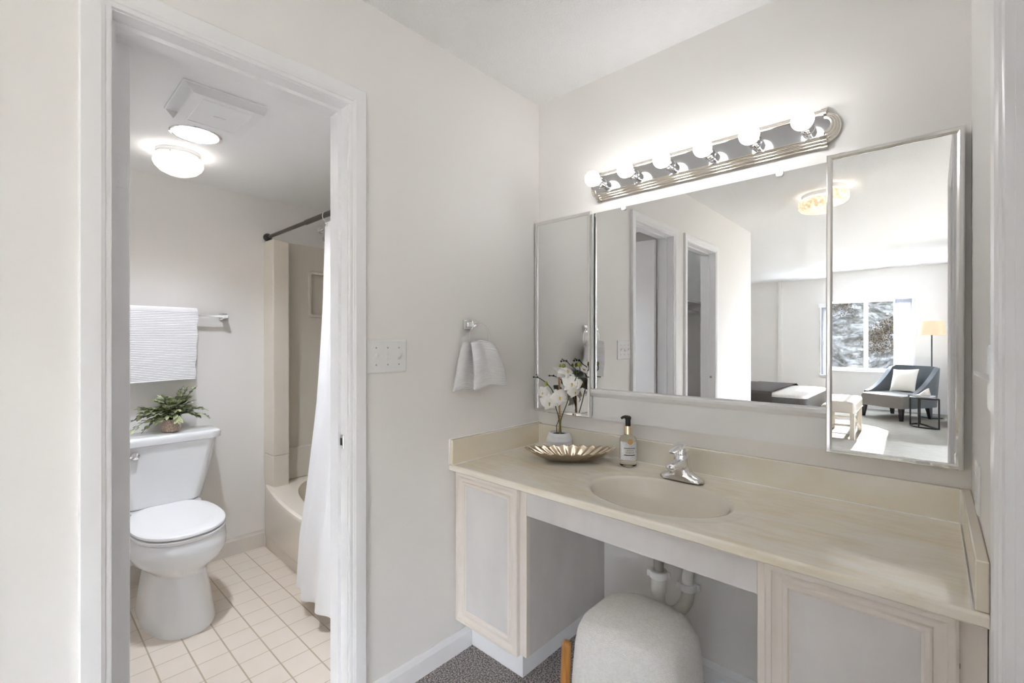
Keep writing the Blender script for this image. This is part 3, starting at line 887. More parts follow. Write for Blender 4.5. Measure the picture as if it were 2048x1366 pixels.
# --- curtain rod, curtain
ROY = -.688
rod = thing('shower_curtain_rod', 'dark tension rod with black end caps above the bathtub', 'curtain rod', (-.87, ROY, 1.915))
MB().tube([(-1.60, ROY, 1.922), (-1.02, ROY, 1.918)], .0105, 16).build('thin_rod', M['bronze'], rod)
MB().tube([(-1.06, ROY, 1.918), (-.16, ROY, 1.912)], .0135, 16).build('thick_rod', M['bronze'], rod)
for xx, sg in ((BX0 + .0005, 1), (BX1 - .0005, -1)):
    MB().lathe([(.020, 0), (.024, sg * .008), (.024, sg * .022), (.017, sg * .034), (.013, sg * .050)], (xx, ROY, 1.922 if sg > 0 else 1.912), 22, 'x').build('end_cap', M['black'], rod)
cu = thing('shower_curtain', 'white fabric shower curtain hanging outside the almond tub', 'shower curtain', (-.5, -.75, 1.9))
def curtf(u, v_):
    # u across from left hem to the right wall, v downwards
    x0_ = -.838 + .035 * math.sin(v_ * PI) * 1.0 + .0 * v_
    xr = -.15
    x = x0_ + (xr - x0_) * u
    z = 1.878 - 1.80 * v_
    lean = [(0, -.688), (.25, -.715), (.5, -.750), (.75, -.800), (.86, -.825), (1.0, -.835)]
    for i in range(len(lean) - 1):
        if v_ <= lean[i + 1][0]:
            a, b_ = lean[i], lean[i + 1]; tt = (v_ - a[0]) / (b_[0] - a[0]); y = a[1] + (b_[1] - a[1]) * tt; break
    amp = .005 + .010 * v_
    y += amp * math.sin(u * 2 * PI * 4.2 + .6) * (.35 + .65 * min(1, u * 5)) - .018 * u * v_
    y += .0015 * math.sin(u * 55 + v_ * 3)
    z += .012 * math.sin(u * 2 * PI * 4.2 + .6) * v_ * .5 - .012 * u + .006 * math.sin(u * 20) * (v_ > .99)
    return (x, y, z)
MB().grid(curtf, 90, 60).build('curtain_cloth', M['curtain'], cu, smooth=80, solid=.0012)
for k in range(6):
    xx = -.822 + k * .128
    rg = MB(); yy = ROY; zz = 1.918 - .006 * (xx + 1.06) / .9
    rg.tube([(xx + .004 * math.cos(a), yy + .021 * math.sin(a), zz - .008 + .026 * math.cos(a)) for a in [2 * PI * i / 20 for i in range(20)]], .0022, 6, closed=True)
    rg.build('curtain_ring', M['plasticwhite'], cu)
MB().lathe([(.004, 0), (.007, 0), (.007, -.003), (.004, -.003)], (-.822, ROY - .003, 1.862), 14, 'y').build('grommet', M['chrome'], cu)

# --- bathroom ceiling fixtures
fan = thing('exhaust_fan', 'square white exhaust fan cover on the bathroom ceiling', 'exhaust fan', (-.57, -1.24, CZ))
fx0, fx1, fy0, fy1 = -.72, -.425, -1.372, -1.105
def sqr(e, z, ey0=0.0): return [(fx0 + e, fy0 + e + ey0, z), (fx1 - e, fy0 + e + ey0, z), (fx1 - e, fy1 - e, z), (fx0 + e, fy1 - e, z)]
fm = MB()
fm.rings([sqr(0, CZ - .0005), sqr(0, CZ - .004), sqr(.004, CZ - .006)], False, False)
fm.add(sqr(.004, CZ - .006), [(0, 1, 2, 3)])
fm.build('fan_flange', M['flatwhite'], fan, smooth=0)
fc = MB(); zf = CZ - .034
top_ = [(fx0 + .010, fy0 + .028, zf), (fx1 - .010, fy0 + .028, zf), (fx1 - .010, fy1 - .008, zf), (fx0 + .010, fy1 - .008, zf)]
bot_ = [(fx0 + .006, fy0 + .055, CZ - .006), (fx1 - .006, fy0 + .055, CZ - .006), (fx1 - .006, fy1 - .004, CZ - .006), (fx0 + .006, fy1 - .004, CZ - .006)]
fc.rings([bot_, top_], False, True)
for xa, xb_ in ((fx0 + .006, fx0 + .009), (fx1 - .009, fx1 - .006)):
    fc.add([(xa, fy0 + .004, CZ - .006), (xb_, fy0 + .004, CZ - .006), (xb_, fy0 + .055, CZ - .006), (xa, fy0 + .055, CZ - .006), (xa, fy0 + .028, zf), (xb_, fy0 + .028, zf)], [(0, 1, 2, 3), (0, 4, 5, 1), (3, 2, 5, 4), (0, 3, 4), (1, 5, 2)])
fc.build('fan_cover', M['flatwhite'], fan, smooth=0)
g_ = MB(); e = .03
pts = lambda e, z: [(fx0 + e, fy0 + .028 + e, z), (fx1 - e, fy0 + .028 + e, z), (fx1 - e, fy1 - e, z), (fx0 + e, fy1 - e, z)]
g_.rings([pts(.036, zf), pts(.037, zf - .0022), pts(.039, zf - .0022), pts(.040, zf)], False, False)
g_.tube([(-.578, -1.245, zf - .001), (-.573, -1.225, zf - .002), (-.578, -1.205, zf - .001)], .0025, 6)
g_.build('fan_panel_rim', M['flatwhite'], fan, smooth=0)

rl = thing('recessed_light', 'lit recessed can light with chrome trim ring in bathroom ceiling', 'ceiling light', (cc[0], cc[1], CZ))
MB().lathe([(.084, CZ + .004), (.084, CZ - .002), (.090, CZ - .004), (.096, CZ - .002), (.097, CZ - .0004)], (cc[0], cc[1], 0), 40, cap0=False, cap1=False).build('trim_ring', M['chrome'], rl)
MB().lathe([(.0845, CZ), (.080, CZ + .05), (.070, CZ + .09), (.066, CZ + .10)], (cc[0], cc[1], 0), 40, cap0=False, cap1=False).build('reflector', M['canwall'], rl)
MB().lathe([(.066, CZ + .10), (.05, CZ + .088), (.03, CZ + .082), (.0, CZ + .080)], (cc[0], cc[1], 0), 32, cap0=True, cap1=False).build('lamp_lens', M['canglow'], rl)

dl = thing('ceiling_light', 'lit flush opal glass dome light on the bathroom ceiling', 'ceiling light', (-1.19, -1.232, CZ))
DC = (-1.185, -1.232, 0)
MB().lathe([(.088, CZ - .0004), (.090, CZ - .012), (.087, CZ - .014), (.090, CZ - .018), (.090, CZ - .030), (.084, CZ - .031)], DC, 72).build('base', M['plasticwhite'], dl)
MB().lathe([(.086, CZ - .0305), (.0985, CZ - .043)], DC, 44, cap0=False, cap1=False).build('added_glow_ring', M['rimglow'], dl)
MB().lathe([(.0985, CZ - .0432), (.0995, CZ - .047), (.100, CZ - .055), (.092, CZ - .072), (.074, CZ - .090), (.045, CZ - .104), (.015, CZ - .109), (0, CZ - .1095)], DC, 72, cap0=False, cap1=False).build('glass_dome', M['dome'], dl)
for a in (-.55, .85, 2.6):
    MB().sphere((DC[0] + .091 * math.cos(a), DC[1] + .091 * math.sin(a), CZ - .024), .003, 8, 6).build('thumb_screw', M['valve'], dl)
# ================================================================== VANITY WALL
# --- big mirror
bm_ = thing('wall_mirror', 'large frameless wall mirror above the vanity, held by plastic clips', 'mirror', (.76, -.003, 1.45))
MB().box(.3235, 1.205, -.006, -.0005, 1.064, 1.845).build('mirror_glass', M['mirror'], bm_, smooth=0)
for xx in (.472, 1.056):
    c_ = MB().rings([rrect(xx, 1.843, .011, .012, .007, 0, 5), rrect(xx, 1.843, .011, .012, .007, 1, 5)])
    c_.v = [(p[0], -.0065 - .006 * p[2], p[1]) for p in c_.v]
    c_.lathe([(.003, -.0135), (.003, -.0155), (0, -.0158)], (xx, 0, 1.848), 10, 'y')
    c_.build('mirror_clip', M['clear'] if False else M['plasticwhite'], bm_)


# --- medicine cabinets
def medicine_cabinet(label, x0_, x1_, z0_, z1_, yb_, yt_, th_rot=0.0):
    root = thing('medicine_cabinet', label, 'medicine cabinet', ((x0_ + x1_) / 2, 0, (z0_ + z1_) / 2))
    MB().box(x0_ + .006, x1_ - .006, -.024, -.0005, z0_ + .006, z1_ - .006).build('cabinet_box', M['flatwhite'], root)
    def face(e, d):
        def y(z): return -(yb_ + (yt_ - yb_) * (z - z0_) / (z1_ - z0_)) - d
        out = [(x0_ + e, y(z0_ + e), z0_ + e), (x1_ - e, y(z0_ + e), z0_ + e), (x1_ - e, y(z1_ - e), z1_ - e), (x0_ + e, y(z1_ - e), z1_ - e)]
        cx_, cz_ = (x0_ + x1_) / 2, (z0_ + z1_) / 2
        return [(cx_ + (p[0] - cx_) * math.cos(th_rot) - (p[2] - cz_) * math.sin(th_rot), p[1], cz_ + (p[0] - cx_) * math.sin(th_rot) + (p[2] - cz_) * math.cos(th_rot)) for p in out]
    MB().rings([face(.0, -.010), face(.0, 0), face(.001, .004), face(.004, .007), face(.012, .008), face(.0165, .004), face(.017, .0005), face(.017, -.010)], False, False).build('door_frame', M['alum'], root, smooth=25)
    MB().rings([face(.0165, -.009), face(.0165, .0008)], True, True).build('mirror_door', M['mirror'], root, smooth=0)
    return root


medicine_cabinet('narrow metal-framed mirror cabinet in the corner behind the orchid', -.002 + .004, .322, .934, 1.853, .030, .030)
medicine_cabinet('metal-framed mirror cabinet at the right end, reflecting the armchair', 1.190, 1.501, .925, 1.854, .030, .0352, -.0035)

# --- vanity light bar
vlb = thing('vanity_light', 'six-globe chrome bathroom light bar with all bulbs lit', 'wall light', (.766, 0, 1.953))
ZL = 1.953
def outline(h, y, xa=.357, xb_=1.180, step=.014):
    out = []
    rr_ = h - step
    for k in range(15):
        a = -PI / 2 + PI * k / 14; out.append((xb_ + .006 + rr_ * math.cos(a) * .86, y, ZL + rr_ * math.sin(a)))
    out.append((xb_ + .004, y, ZL + h)); out.append((xa - .004, y, ZL + h))
    for k in range(15):
        a = PI / 2 + PI * k / 14; out.append((xa - .006 + rr_ * math.cos(a) * .86, y, ZL + rr_ * math.sin(a)))
    out.append((xa - .004, y, ZL - h)); out.append((xb_ + .004, y, ZL - h))
    return out
MB().rings([outline(.062, -.0005), outline(.062, -.010), outline(.059, -.013), outline(.055, -.013), outline(.054, -.020), outline(.051, -.023), outline(.048, -.023), outline(.047, -.030), outline(.044, -.033), outline(.041, -.033),
            outline(.040, -.040), outline(.037, -.043), outline(.034, -.042), outline(.0335, -.038)], True, True).build('back_plate', M['nickel'], vlb, smooth=30)
MB().rings([outline(.0330, -.0375), outline(.0330, -.0400)], True, True).build('mirror_strip', M['mirrorstrip'], vlb, smooth=0)
bprof = [(.0640, -.0008), (.0640, -.013), (.0615, -.0155), (.0570, -.0155), (.0560, -.0225), (.0530, -.0255), (.0500, -.0255), (.0490, -.0325), (.0455, -.0355), (.0425, -.0355), (.0415, -.0425), (.0375, -.0455), (.0335, -.0440), (.0335, -.0008)]
for xx in (.354, 1.183):
    for s_ in (-1, 1):
        MB().rings([[(xx + d, y, ZL + s_ * h) for h, y in bprof] for d in (-.0085, -.007, .007, .0085)]).build('end_clasp', M['nickel'], vlb, smooth=30)
for k in range(6):
    xx = .389 + .1507 * k
    MB().lathe([(.022, -.0395), (.022, -.044), (.0195, -.047), (.0195, -.062), (.0205, -.064), (.0205, -.080), (.018, -.083), (.016, -.080)], (xx, 0, ZL), 24, 'y').build('socket', M['chrome'], vlb)
    q = MB().lathe([(.0150, -.080), (.0158, -.086), (.0185, -.094), (.0200, -.0985)], (xx, 0, ZL + .001), 24, 'y', False, False)
    q.build('bulb_neck', M['bulbneck'], vlb)
    MB().sphere((xx, -.1215, ZL + .001), .0315, 28, 16).build('bulb', M['bulb'], vlb, smooth=80)

# --- counter with moulded basin
ZC, ZB = .778, .754
XR = 1.5130
vt = thing('vanity_counter', 'cream cultured marble vanity top with moulded oval basin', 'countertop', (.76, -.29, ZC))
NN = 120; cxy = (.770, -.338)
YF_, YK = -.572, -.0005
def rectpt(a):
    ca, sa = math.cos(a), math.sin(a)
    tx = ((XR if ca > 0 else .0015) - cxy[0]) / ca if abs(ca) > 1e-9 else 1e9
    ty = ((YK if sa > 0 else YF_) - cxy[1]) / sa if abs(sa) > 1e-9 else 1e9
    t_ = min(tx, ty); return (cxy[0] + ca * t_, cxy[1] + sa * t_)
angs = [2 * PI * k / NN for k in range(NN)]
for X_ in (.0015, XR):
    for Y_ in (YF_, YK):
        angs.append(math.atan2(Y_ - cxy[1], X_ - cxy[0]) % (2 * PI))
angs = sorted(set(round(a, 6) for a in angs))
def ell(A, B, z): return [(cxy[0] + A * math.cos(math.atan2(math.sin(a) / B, math.cos(a) / A)), cxy[1] + B * math.sin(math.atan2(math.sin(a) / B, math.cos(a) / A)), z) for a in angs]
R_ = [(*rectpt(a), ZC) for a in angs]
def inset(pts, e, z): return [(min(max(p[0], .0015), XR), max(p[1], YF_ + e), z) for p in pts]
top = MB()
under = [(p[0], p[1], ZB) for p in R_]
top.rings([ell(.25, .19, ZB), inset(R_, .003, ZB), inset(R_, 0, ZB + .003), inset(R_, 0, ZC - .006), inset(R_, .002, ZC - .002), inset(R_, .006, ZC), inset(R_, .010, ZC), ell(.285, .215, ZC), ell(.279, .209, ZC - .0022), ell(.236, .176, ZC - .0030)], False, False)
top.build('countertop', M['marble'], vt, smooth=40)
bas = MB()
rg = []
for (A, B, z) in ((.236, .176, ZC - .0030), (.230, .170, ZC - .0048), (.224, .165, ZC - .010), (.216, .158, ZC - .025), (.200, .145, ZC - .060), (.172, .122, ZC - .095), (.13, .09, ZC - .120), (.07, .05, ZC - .132), (.024, .024, ZC - .136)):
    rg.append(ell(A, B, z))
bas.rings(rg, False, False)
bas.build('basin', M['basin'], vt, smooth=80)
MB().lathe([(.0, ZC - .138), (.018, ZC - .138), (.021, ZC - .134), (.0245, ZC - .1355)], (*cxy, 0), 24, cap0=False, cap1=False).build('drain', M['chrome'], vt)
bsp = MB().box(.021, 1.4935, -.021, -.0005, ZC, .872)
bsp.build('backsplash', M['splash2'], vt, bevel=.003)
props(MB().box(.0008, .0205, -.570, -.0005, ZC, .878).build('side_splash', M['splash'], vt, bevel=.003), 'left side splash')
props(MB().box(1.494, 1.5138, -.562, -.0005, ZC, .872).build('side_splash', M['splash'], vt, bevel=.003), 'right side splash')
ck = MB()
ck.tube([(.022, -.57, ZC + .001), (.022, -.022, ZC + .001), (1.492, -.022, ZC + .001), (1.492, -.56, ZC + .001)], .0022, 6)
ck.tube([(.0212, -.0212, ZC), (.0212, -.0212, .873)], .0022, 6); ck.tube([(1.4932, -.0212, ZC), (1.4932, -.0212, .872)], .0022, 6)
ck.tube([(.0025, -.571, .878), (.0025, -.001, .878)], .0035, 6); ck.tube([(.0025, -.571, ZC), (.0025, -.571, .878)], .003, 6)
ck.build('caulk', M['flatwhite'], vt)

# --- faucet
fa = thing('faucet', 'single lever chrome faucet behind the oval basin', 'faucet', (.772, -.135, ZC))
FXc, FYc = .772, -.135
def fring(y_off, hx, hy, z, n=28, p=2.4):
    return [(FXc + hx * (abs(math.cos(a)) ** (2 / p)) * (1 if math.cos(a) >= 0 else -1), FYc + y_off + hy * (abs(math.sin(a)) ** (2 / p)) * (1 if math.sin(a) >= 0 else -1), z) for a in [2 * PI * k / n for k in range(n)]]
fb = MB()
prof = [(-.078, .002, .006), (-.074, .016, .012), (-.065, .023, .018), (-.05, .026, .024), (-.034, .027, .034), (-.024, .027, .046), (-.012, .027, .050), (0, .027, .051), (.012, .027, .050), (.024, .027, .046), (.034, .027, .034), (.05, .026, .024), (.065, .023, .018), (.074, .016, .012), (.078, .002, .006)]
rr_ = []
for (dx, hy, hz) in prof:
    ring = []
    for k in range(16):
        a = PI * k / 15
        ring.append((FXc + dx, FYc - hy * math.cos(a), ZC + .001 + hz * math.sin(a) ** .7))
    rr_.append(ring)
fb.rings(rr_, True, True)
fb.build('base', M['chrome'], fa, smooth=60)
bd = MB()
# body rising and leaning forward to the lever hub
bd.rings([fring(0, .044, .0275, ZC + .012), fring(.001, .036, .027, ZC + .034), fring(.002, .030, .027, ZC + .055), fring(.002, .027, .0265, ZC + .075), fring(.002, .025, .025, ZC + .090), fring(.002, .022, .022, ZC + .094)])
bd.build('body', M['chrome'], fa, smooth=60)
spt = MB(); rr_ = []
for (yy, zz, wx, hz) in ((.0, .050, .025, .026), (-.025, .058, .024, .020), (-.05, .063, .0225, .0150), (-.075, .064, .0215, .0125), (-.092, .0625, .019, .0105), (-.100, .061, .013, .007)):
    ring = []
    for k in range(20):
        a = 2 * PI * k / 20
        ring.append((FXc + wx * (abs(math.cos(a)) ** .75) * (1 if math.cos(a) >= 0 else -1), FYc + yy, ZC + zz + hz * (abs(math.sin(a)) ** .8) * (1 if math.sin(a) >= 0 else -1)))
    rr_.append(ring)
spt.rings(rr_); spt.build('spout', M['chrome'], fa, smooth=60)
MB().lathe([(.0115, ZC + .053), (.012, ZC + .044), (.011, ZC + .041), (.008, ZC + .042)], (FXc, FYc - .083, 0), 18).build('aerator', M['chrome'], fa)
hd = MB(); rr_ = []
for (yy, zz, wx, hz) in ((.031, .104, .007, .010), (.025, .110, .017, .018), (.012, .117, .0215, .0185), (-.006, .1215, .0225, .0150), (-.026, .1225, .0215, .0095), (-.048, .1200, .0195, .0060), (-.070, .1145, .0165, .0045), (-.083, .1095, .010, .0030)):
    ring = []
    for k in range(20):
        a = 2 * PI * k / 20
        ring.append((FXc + wx * math.cos(a), FYc + yy, ZC + zz + hz * math.sin(a)))
    rr_.append(ring)
hd.rings(rr_)
hd.rings([fring(.002, .0235, .0235, ZC + .093), fring(.002, .023, .023, ZC + .104), fring(.004, .021, .021, ZC + .118)])
hd.build('lever_handle', M['chrome'], fa, smooth=60)

# --- vanity cabinets
YD, YS = -.547, -.525


def cab_door(root, x0_, x1_, z0_, z1_, wd):
    def rg_(e, y): return [(x0_ + e, y, z0_ + e), (x1_ - e, y, z0_ + e), (x1_ - e, y, z1_ - e), (x0_ + e, y, z1_ - e)]
    p = [(0, YS - .001), (0, YD + .005), (.004, YD + .001), (.007, YD), (.015, YD), (.0165, YD + .0035), (.024, YD + .009), (.031, YD + .0115), (.036, YD + .0115), (.038, YD + .005), (.041, YD + .004), (wd - .009, YD + .0045), (wd - .006, YD + .006), (wd - .004, YD + .0105), (wd, YD + .0125), (wd, YD + .017)]
    d = MB().rings([rg_(e, y) for e, y in p], False, False)
    d.add(rg_(0, YS - .001), [(0, 1, 2, 3)])
    door = d.build('door', M['pickled'], root, smooth=20)
    MB().box(x0_ + wd - .002, x1_ - wd + .002, YD + .0130, YD + .016, z0_ + wd - .002, z1_ - wd + .002).build('door_panel', M['panel'], door, smooth=0)
    return door


def base_cabinet(label, x0_, x1_, dx0, dx1, toe0, toe1, openside):
    r = thing('base_cabinet', label, 'cabinet', ((x0_ + x1_) / 2, -.27, 0))
    c = MB()
    c.box(x0_, x1_, YS, YS + .019, .145, ZB - .001)
    c.build('face_frame', M['pickled'], r, bevel=.001)
    b_ = MB().box(x0_ + .0006, x1_ - .0006, YS + .019, -.001, .145, ZB - .001)
    b_.build('carcass', M['panel'], r, smooth=0)
    MB().box(toe0, toe1, -.456, -.001, .001, .145).build('toe_kick', M['flatwhite'], r, smooth=0)
    cab_door(r, dx0, dx1, .143, ZB - .006, .054)
    return r


base_cabinet('pale pickled wood cabinet under the left end of the vanity top', .0012, .373, .009, .342, .0012, .295, 1)
rc = base_cabinet('pale pickled wood cabinet under the right end of the vanity top', 1.120, 1.513, 1.140, 1.474, 1.197, 1.513, -1)
for zz in (.545, .60, .645):
    MB().box(1.4742, 1.4765, YS - .005, YS - .0012, zz, zz + .008).build('hinge', M['valve'], rc, smooth=0)
ap_ = thing('vanity_apron', 'pale laminate apron board spanning the knee space under the counter', 'apron', (.75, YS, .70))
MB().box(.3736, 1.1195, YS + .001, YS + .017, .653, ZB - .001).build('apron_board', M['panel'], ap_, bevel=.001)

# --- drain trap
dt = thing('drain_trap', 'white plastic drain trap hanging below the basin', 'drain pipe', (.77, -.30, .5))
px, py_ = .770, -.318
MB().tube([(px, py_, .636), (px, py_, .505)], .0165, 18).build('tailpiece', M['valve'], dt)
MB().lathe([(.0172, .572), (.0172, .590)], (px, py_, 0), 18, cap0=False, cap1=False).build('sticker', M['yellow'], dt)
qd = Vector((.062, .105, 0)).normalized() * .115
u_ = []
for k in range(13):
    a = PI + PI * k / 12
    u_.append((px + qd.x * (.5 + .5 * math.cos(a)), py_ + qd.y * (.5 + .5 * math.cos(a)), .425 + .0575 * math.sin(a)))
MB().tube([(px, py_, .51), (px, py_, .47)] + u_ + [(px + qd.x, py_ + qd.y, .448)], .021, 18).build('trap_bend', M['pvc'], dt, smooth=60)
MB().tube([(px, py_, .508), (px, py_, .450)], .0245, 20).build('trap_collar', M['pvc'], dt)
def slipnut(x_, y_, z_):
    q = MB().lathe([(.026, z_ - .012), (.029, z_ - .010), (.029, z_ + .010), (.026, z_ + .012), (.020, z_ + .012)], (x_, y_, 0), 16)
    for k in range(2):
        a = PI * k + .4; q.box(x_ + .031 * math.cos(a) - .006, x_ + .031 * math.cos(a) + .006, y_ + .031 * math.sin(a) - .004, y_ + .031 * math.sin(a) + .004, z_ - .010, z_ + .010)
    q.build('slip_nut', M['plasticwhite'], dt, bevel=.001)
slipnut(px, py_, .507); slipnut(px + qd.x, py_ + qd.y, .448)
ex_, ey_ = px + qd.x, py_ + qd.y
MB().tube(smooth_path([(ex_, ey_, .445), (ex_, ey_, .485), (ex_ + .006, ey_ + .03, .525), (ex_ + .012, ey_ + .10, .54), (ex_ + .014, -.015, .545)], 5), .019, 18).build('wall_tube', M['pvc'], dt, smooth=60)
MB().lathe([(.02, -.001), (.038, -.001), (.034, -.010), (.02, -.012)], (ex_ + .014, 0, .545), 22, 'y').build('wall_flange', M['plasticwhite'], dt)

# --- soap bottle
sx, sy = .541, -.100
sbt = thing('soap_bottle', 'clear pump bottle of lemon verbena hand soap beside the faucet', 'soap bottle', (sx, sy, ZC))
MB().lathe([(.0, .0012), (.026, .0006), (.031, .003), (.033, .008), (.0335, .02), (.0335, .098), (.0325, .108), (.028, .117), (.019, .1225), (.0145, .126), (.0145, .131)], (sx, sy, ZC), 40, cap0=False).build('bottle', M['soapliquid'], sbt, smooth=60)
MB().lathe([(.0165, ZC + .128), (.0168, ZC + .160), (.012, ZC + .1615)], (sx, sy, 0), 24).build('collar', M['gold'], sbt)
pm = MB().lathe([(.006, ZC + .160), (.0105, ZC + .1615), (.0105, ZC + .183), (.0125, ZC + .188), (.0125, ZC + .194), (.009, ZC + .1985), (0, ZC + .200)], (sx, sy, 0), 20, cap1=False)
nd = Vector((-.86, -.5, 0)).normalized()
pm.tube([tuple(Vector((sx, sy, ZC + .1935)) + nd * d + Vector((0, 0, z))) for d, z in ((0, 0), (.012, .001), (.020, -.001), (.0265, -.006))], [.0075, .0065, .0055, .0045], 12)
pm.build('pump', M['black'], sbt, smooth=50)
# label on the face turned to the room (a flat, slightly curved patch)
ld = Vector((.62, -.78, 0)).normalized(); lt = Vector((.78, .62, 0)).normalized()
def lab(a, z, dpt):
    R_l = .0338 + dpt; q = a / .0338
    return tuple(Vector((sx, sy, ZC)) + (ld * math.cos(q) + lt * math.sin(q)) * R_l + Vector((0, 0, z)))
lw = .040
lm = MB().grid(lambda u, v_: lab(-lw + 2 * lw * u, .030 + .070 * v_, 0), 24, 2).build('label', M['label'], sbt, solid=.0004)
def patch(name, a0_, a1_, z0_, z1_, m, dp=.0007):
    MB().grid(lambda u, v_: lab(a0_ + (a1_ - a0_) * u, z0_ + (z1_ - z0_) * v_, dp), 8, 1).build(name, m, lm)
patch('label_band', -.021, .023, .0735, .0785, M['labelgrey'])
patch('label_white', -.023, .025, .0525, .0730, M['plasticwhite'], .0006)
patch('label_strip', -.021, .023, .0478, .0510, M['ink'])
for txt, zc_, sz in (('LEMON', .0670, .0072), ('VERBENA', .0590, .0066)):
    vs, fs = text_geo(txt, sz)
    q = MB(); q.add([lab(p[0] * 1.25 + .001, zc_ + p[1], .0011) for p in vs], fs); q.build('lettering', M['ink'], lm, smooth=0)
sealm = MB(); sealm.add([lab(.003, .102, .0012)] + [lab(.003 + .0105 * math.cos(2 * PI * k / 28), .102 + .0115 * math.sin(2 * PI * k / 28), .0012) for k in range(28)], [(0, 1 + k, 1 + (k + 1) % 28) for k in range(28)])
sealm.build('seal', M['seal'], lm, smooth=0)

# --- shell dish
dsh = thing('shell_dish', 'fluted antique silver shell dish in front of the orchid', 'dish', (.322, -.186, ZC))
da = math.atan2(.25, .285)
def dishf(u, v_):
    a = 2 * PI * u
    r = v_
    lob = .5 + .5 * math.cos(a * 26)
    ca, sa = math.cos(a), math.sin(a)
    X = .186 * (abs(ca) ** 1.05) * (1 if ca >= 0 else -1); Y = .088 * (abs(sa) ** 1.12) * (1 if sa >= 0 else -1)
    sc = 1 + .045 * (lob - .5) * r
    rr_ = r ** .85
    X *= rr_ * sc; Y *= rr_ * sc
    q = max(0, (r - .38) / .62)
    z = .0012 + (.040 + .007 * abs(ca) ** 4) * q ** 1.25 + .0065 * (lob - .5) * min(1, r * 1.6) ** 2
    return (.322 + X * math.cos(da) - Y * math.sin(da), -.190 + X * math.sin(da) + Y * math.cos(da), ZC + max(z, .0008) + .0022)
MB().grid(dishf, 312, 22).build('dish', M['shell'], dsh, smooth=70, solid=.0022)

# --- orchid
oc = (.222, -.120)
orc = thing('orchid', 'white orchid with yellow centres in a small white ceramic pot', 'orchid', (*oc, ZC))
MB().lathe([(.040, ZC + .0008), (.046, ZC + .004), (.0535, ZC + .020), (.0575, ZC + .043), (.0568, ZC + .050), (.0582, ZC + .053), (.0565, ZC + .060), (.051, ZC + .076), (.0465, ZC + .086), (.044, ZC + .088), (.042, ZC + .084), (.040, ZC + .070)], (*oc, 0), 36, cap1=False).build('pot', M['orchidpot'], orc)
MB().lathe([(.0415, ZC + .074), (.03, ZC + .080), (0, ZC + .083)], (*oc, 0), 24, cap0=False, cap1=False).build('soil', M['soil'], orc)
MB().tube([(oc[0] + .004, oc[1], ZC + .07), (oc[0] + .001, oc[1], ZC + .20), (oc[0] - .004, oc[1] + .004, 1.112)], .0045, 10).build('stake', M['cane'], orc)
MB().tube([(oc[0] + .002 + .007 * math.cos(a), oc[1] + .007 * math.sin(a), .922 + .0012 * i) for i, a in enumerate([2 * PI * k / 10 for k in range(30)])][::3], .0018, 6).build('tie', M['raffia'], orc)
st = MB()
stemR = smooth_path([(oc[0] + .012, oc[1], .85), (oc[0] + .012, oc[1] - .004, .92), (oc[0] + .040, oc[1] + .004, 1.0), (.285, -.112, 1.075), (.300, -.100, 1.108), (.345, -.090, 1.112)], 6)
stemL = smooth_path([(oc[0] - .006, oc[1] + .004, .85), (oc[0] + .002, oc[1] - .004, .92), (oc[0] - .016, oc[1] - .01, .99), (.190, -.125, 1.045), (.150, -.12, 1.080), (.105, -.118, 1.102), (.070, -.115, 1.105)], 6)
stemT = smooth_path([(.285, -.112, 1.075), (.305, -.108, 1.115), (.300, -.105, 1.150), (.270, -.105, 1.170), (.252, -.105, 1.188)], 6)
stemB = smooth_path([(.302, -.107, 1.135), (.322, -.105, 1.145), (.320, -.105, 1.172)], 5)
for p_ in (stemR, stemL, stemT, stemB):
    st.tube(p_, .0021, 7)
st.tube([(oc[0] - .012, oc[1], .85), (oc[0] - .016, oc[1], .89), (oc[0], oc[1] - .002, .925)], .002, 6)
st.build('stem', M['stem'], orc)


def flower(c, d, size, roll=0.0):
    """five petals and a yellow lip facing direction d"""
    d = Vector(d).normalized(); up = Vector((0, 0, 1)); sd = up.cross(d).normalized(); up = d.cross(sd)
    pet = MB()
    for (ang, L, W) in ((PI / 2, 1.0, .62), (PI / 2 + 1.2, 1.12, 1.0), (PI / 2 - 1.2, 1.12, 1.0), (PI / 2 + 2.5, 1.0, .58), (PI / 2 - 2.5, 1.0, .58)):
        ang += roll
        ax = sd * math.cos(ang) + up * math.sin(ang); tx = d.cross(ax)
        def pf(u, v_):
            wid = W * math.sin(PI * min(.97, .06 + v_ * .93) ** .8) ** .8 * size
            s_ = (u - .5) * 2
            p_ = Vector(c) + ax * (L * size * v_) + tx * (wid * s_ * .62) + d * (size * (.10 * math.sin(v_ * PI) - .16 * v_ * v_ - .10 * s_ * s_ * v_))
            return tuple(p_)
        pet.grid(pf, 6, 8)
    f = pet.build('flower', M['petal'], orc, smooth=80)
    lp_ = MB().sphere(tuple(Vector(c) + d * size * .14 - up * size * .06), size * .10, 10, 8, 1, 1, 1.1)
    lp_.sphere(tuple(Vector(c) + d * size * .18 - up * size * .22), size * .085, 10, 8, .8, .8, 1.3)
    lp_.build('lip', M['lip'], f)


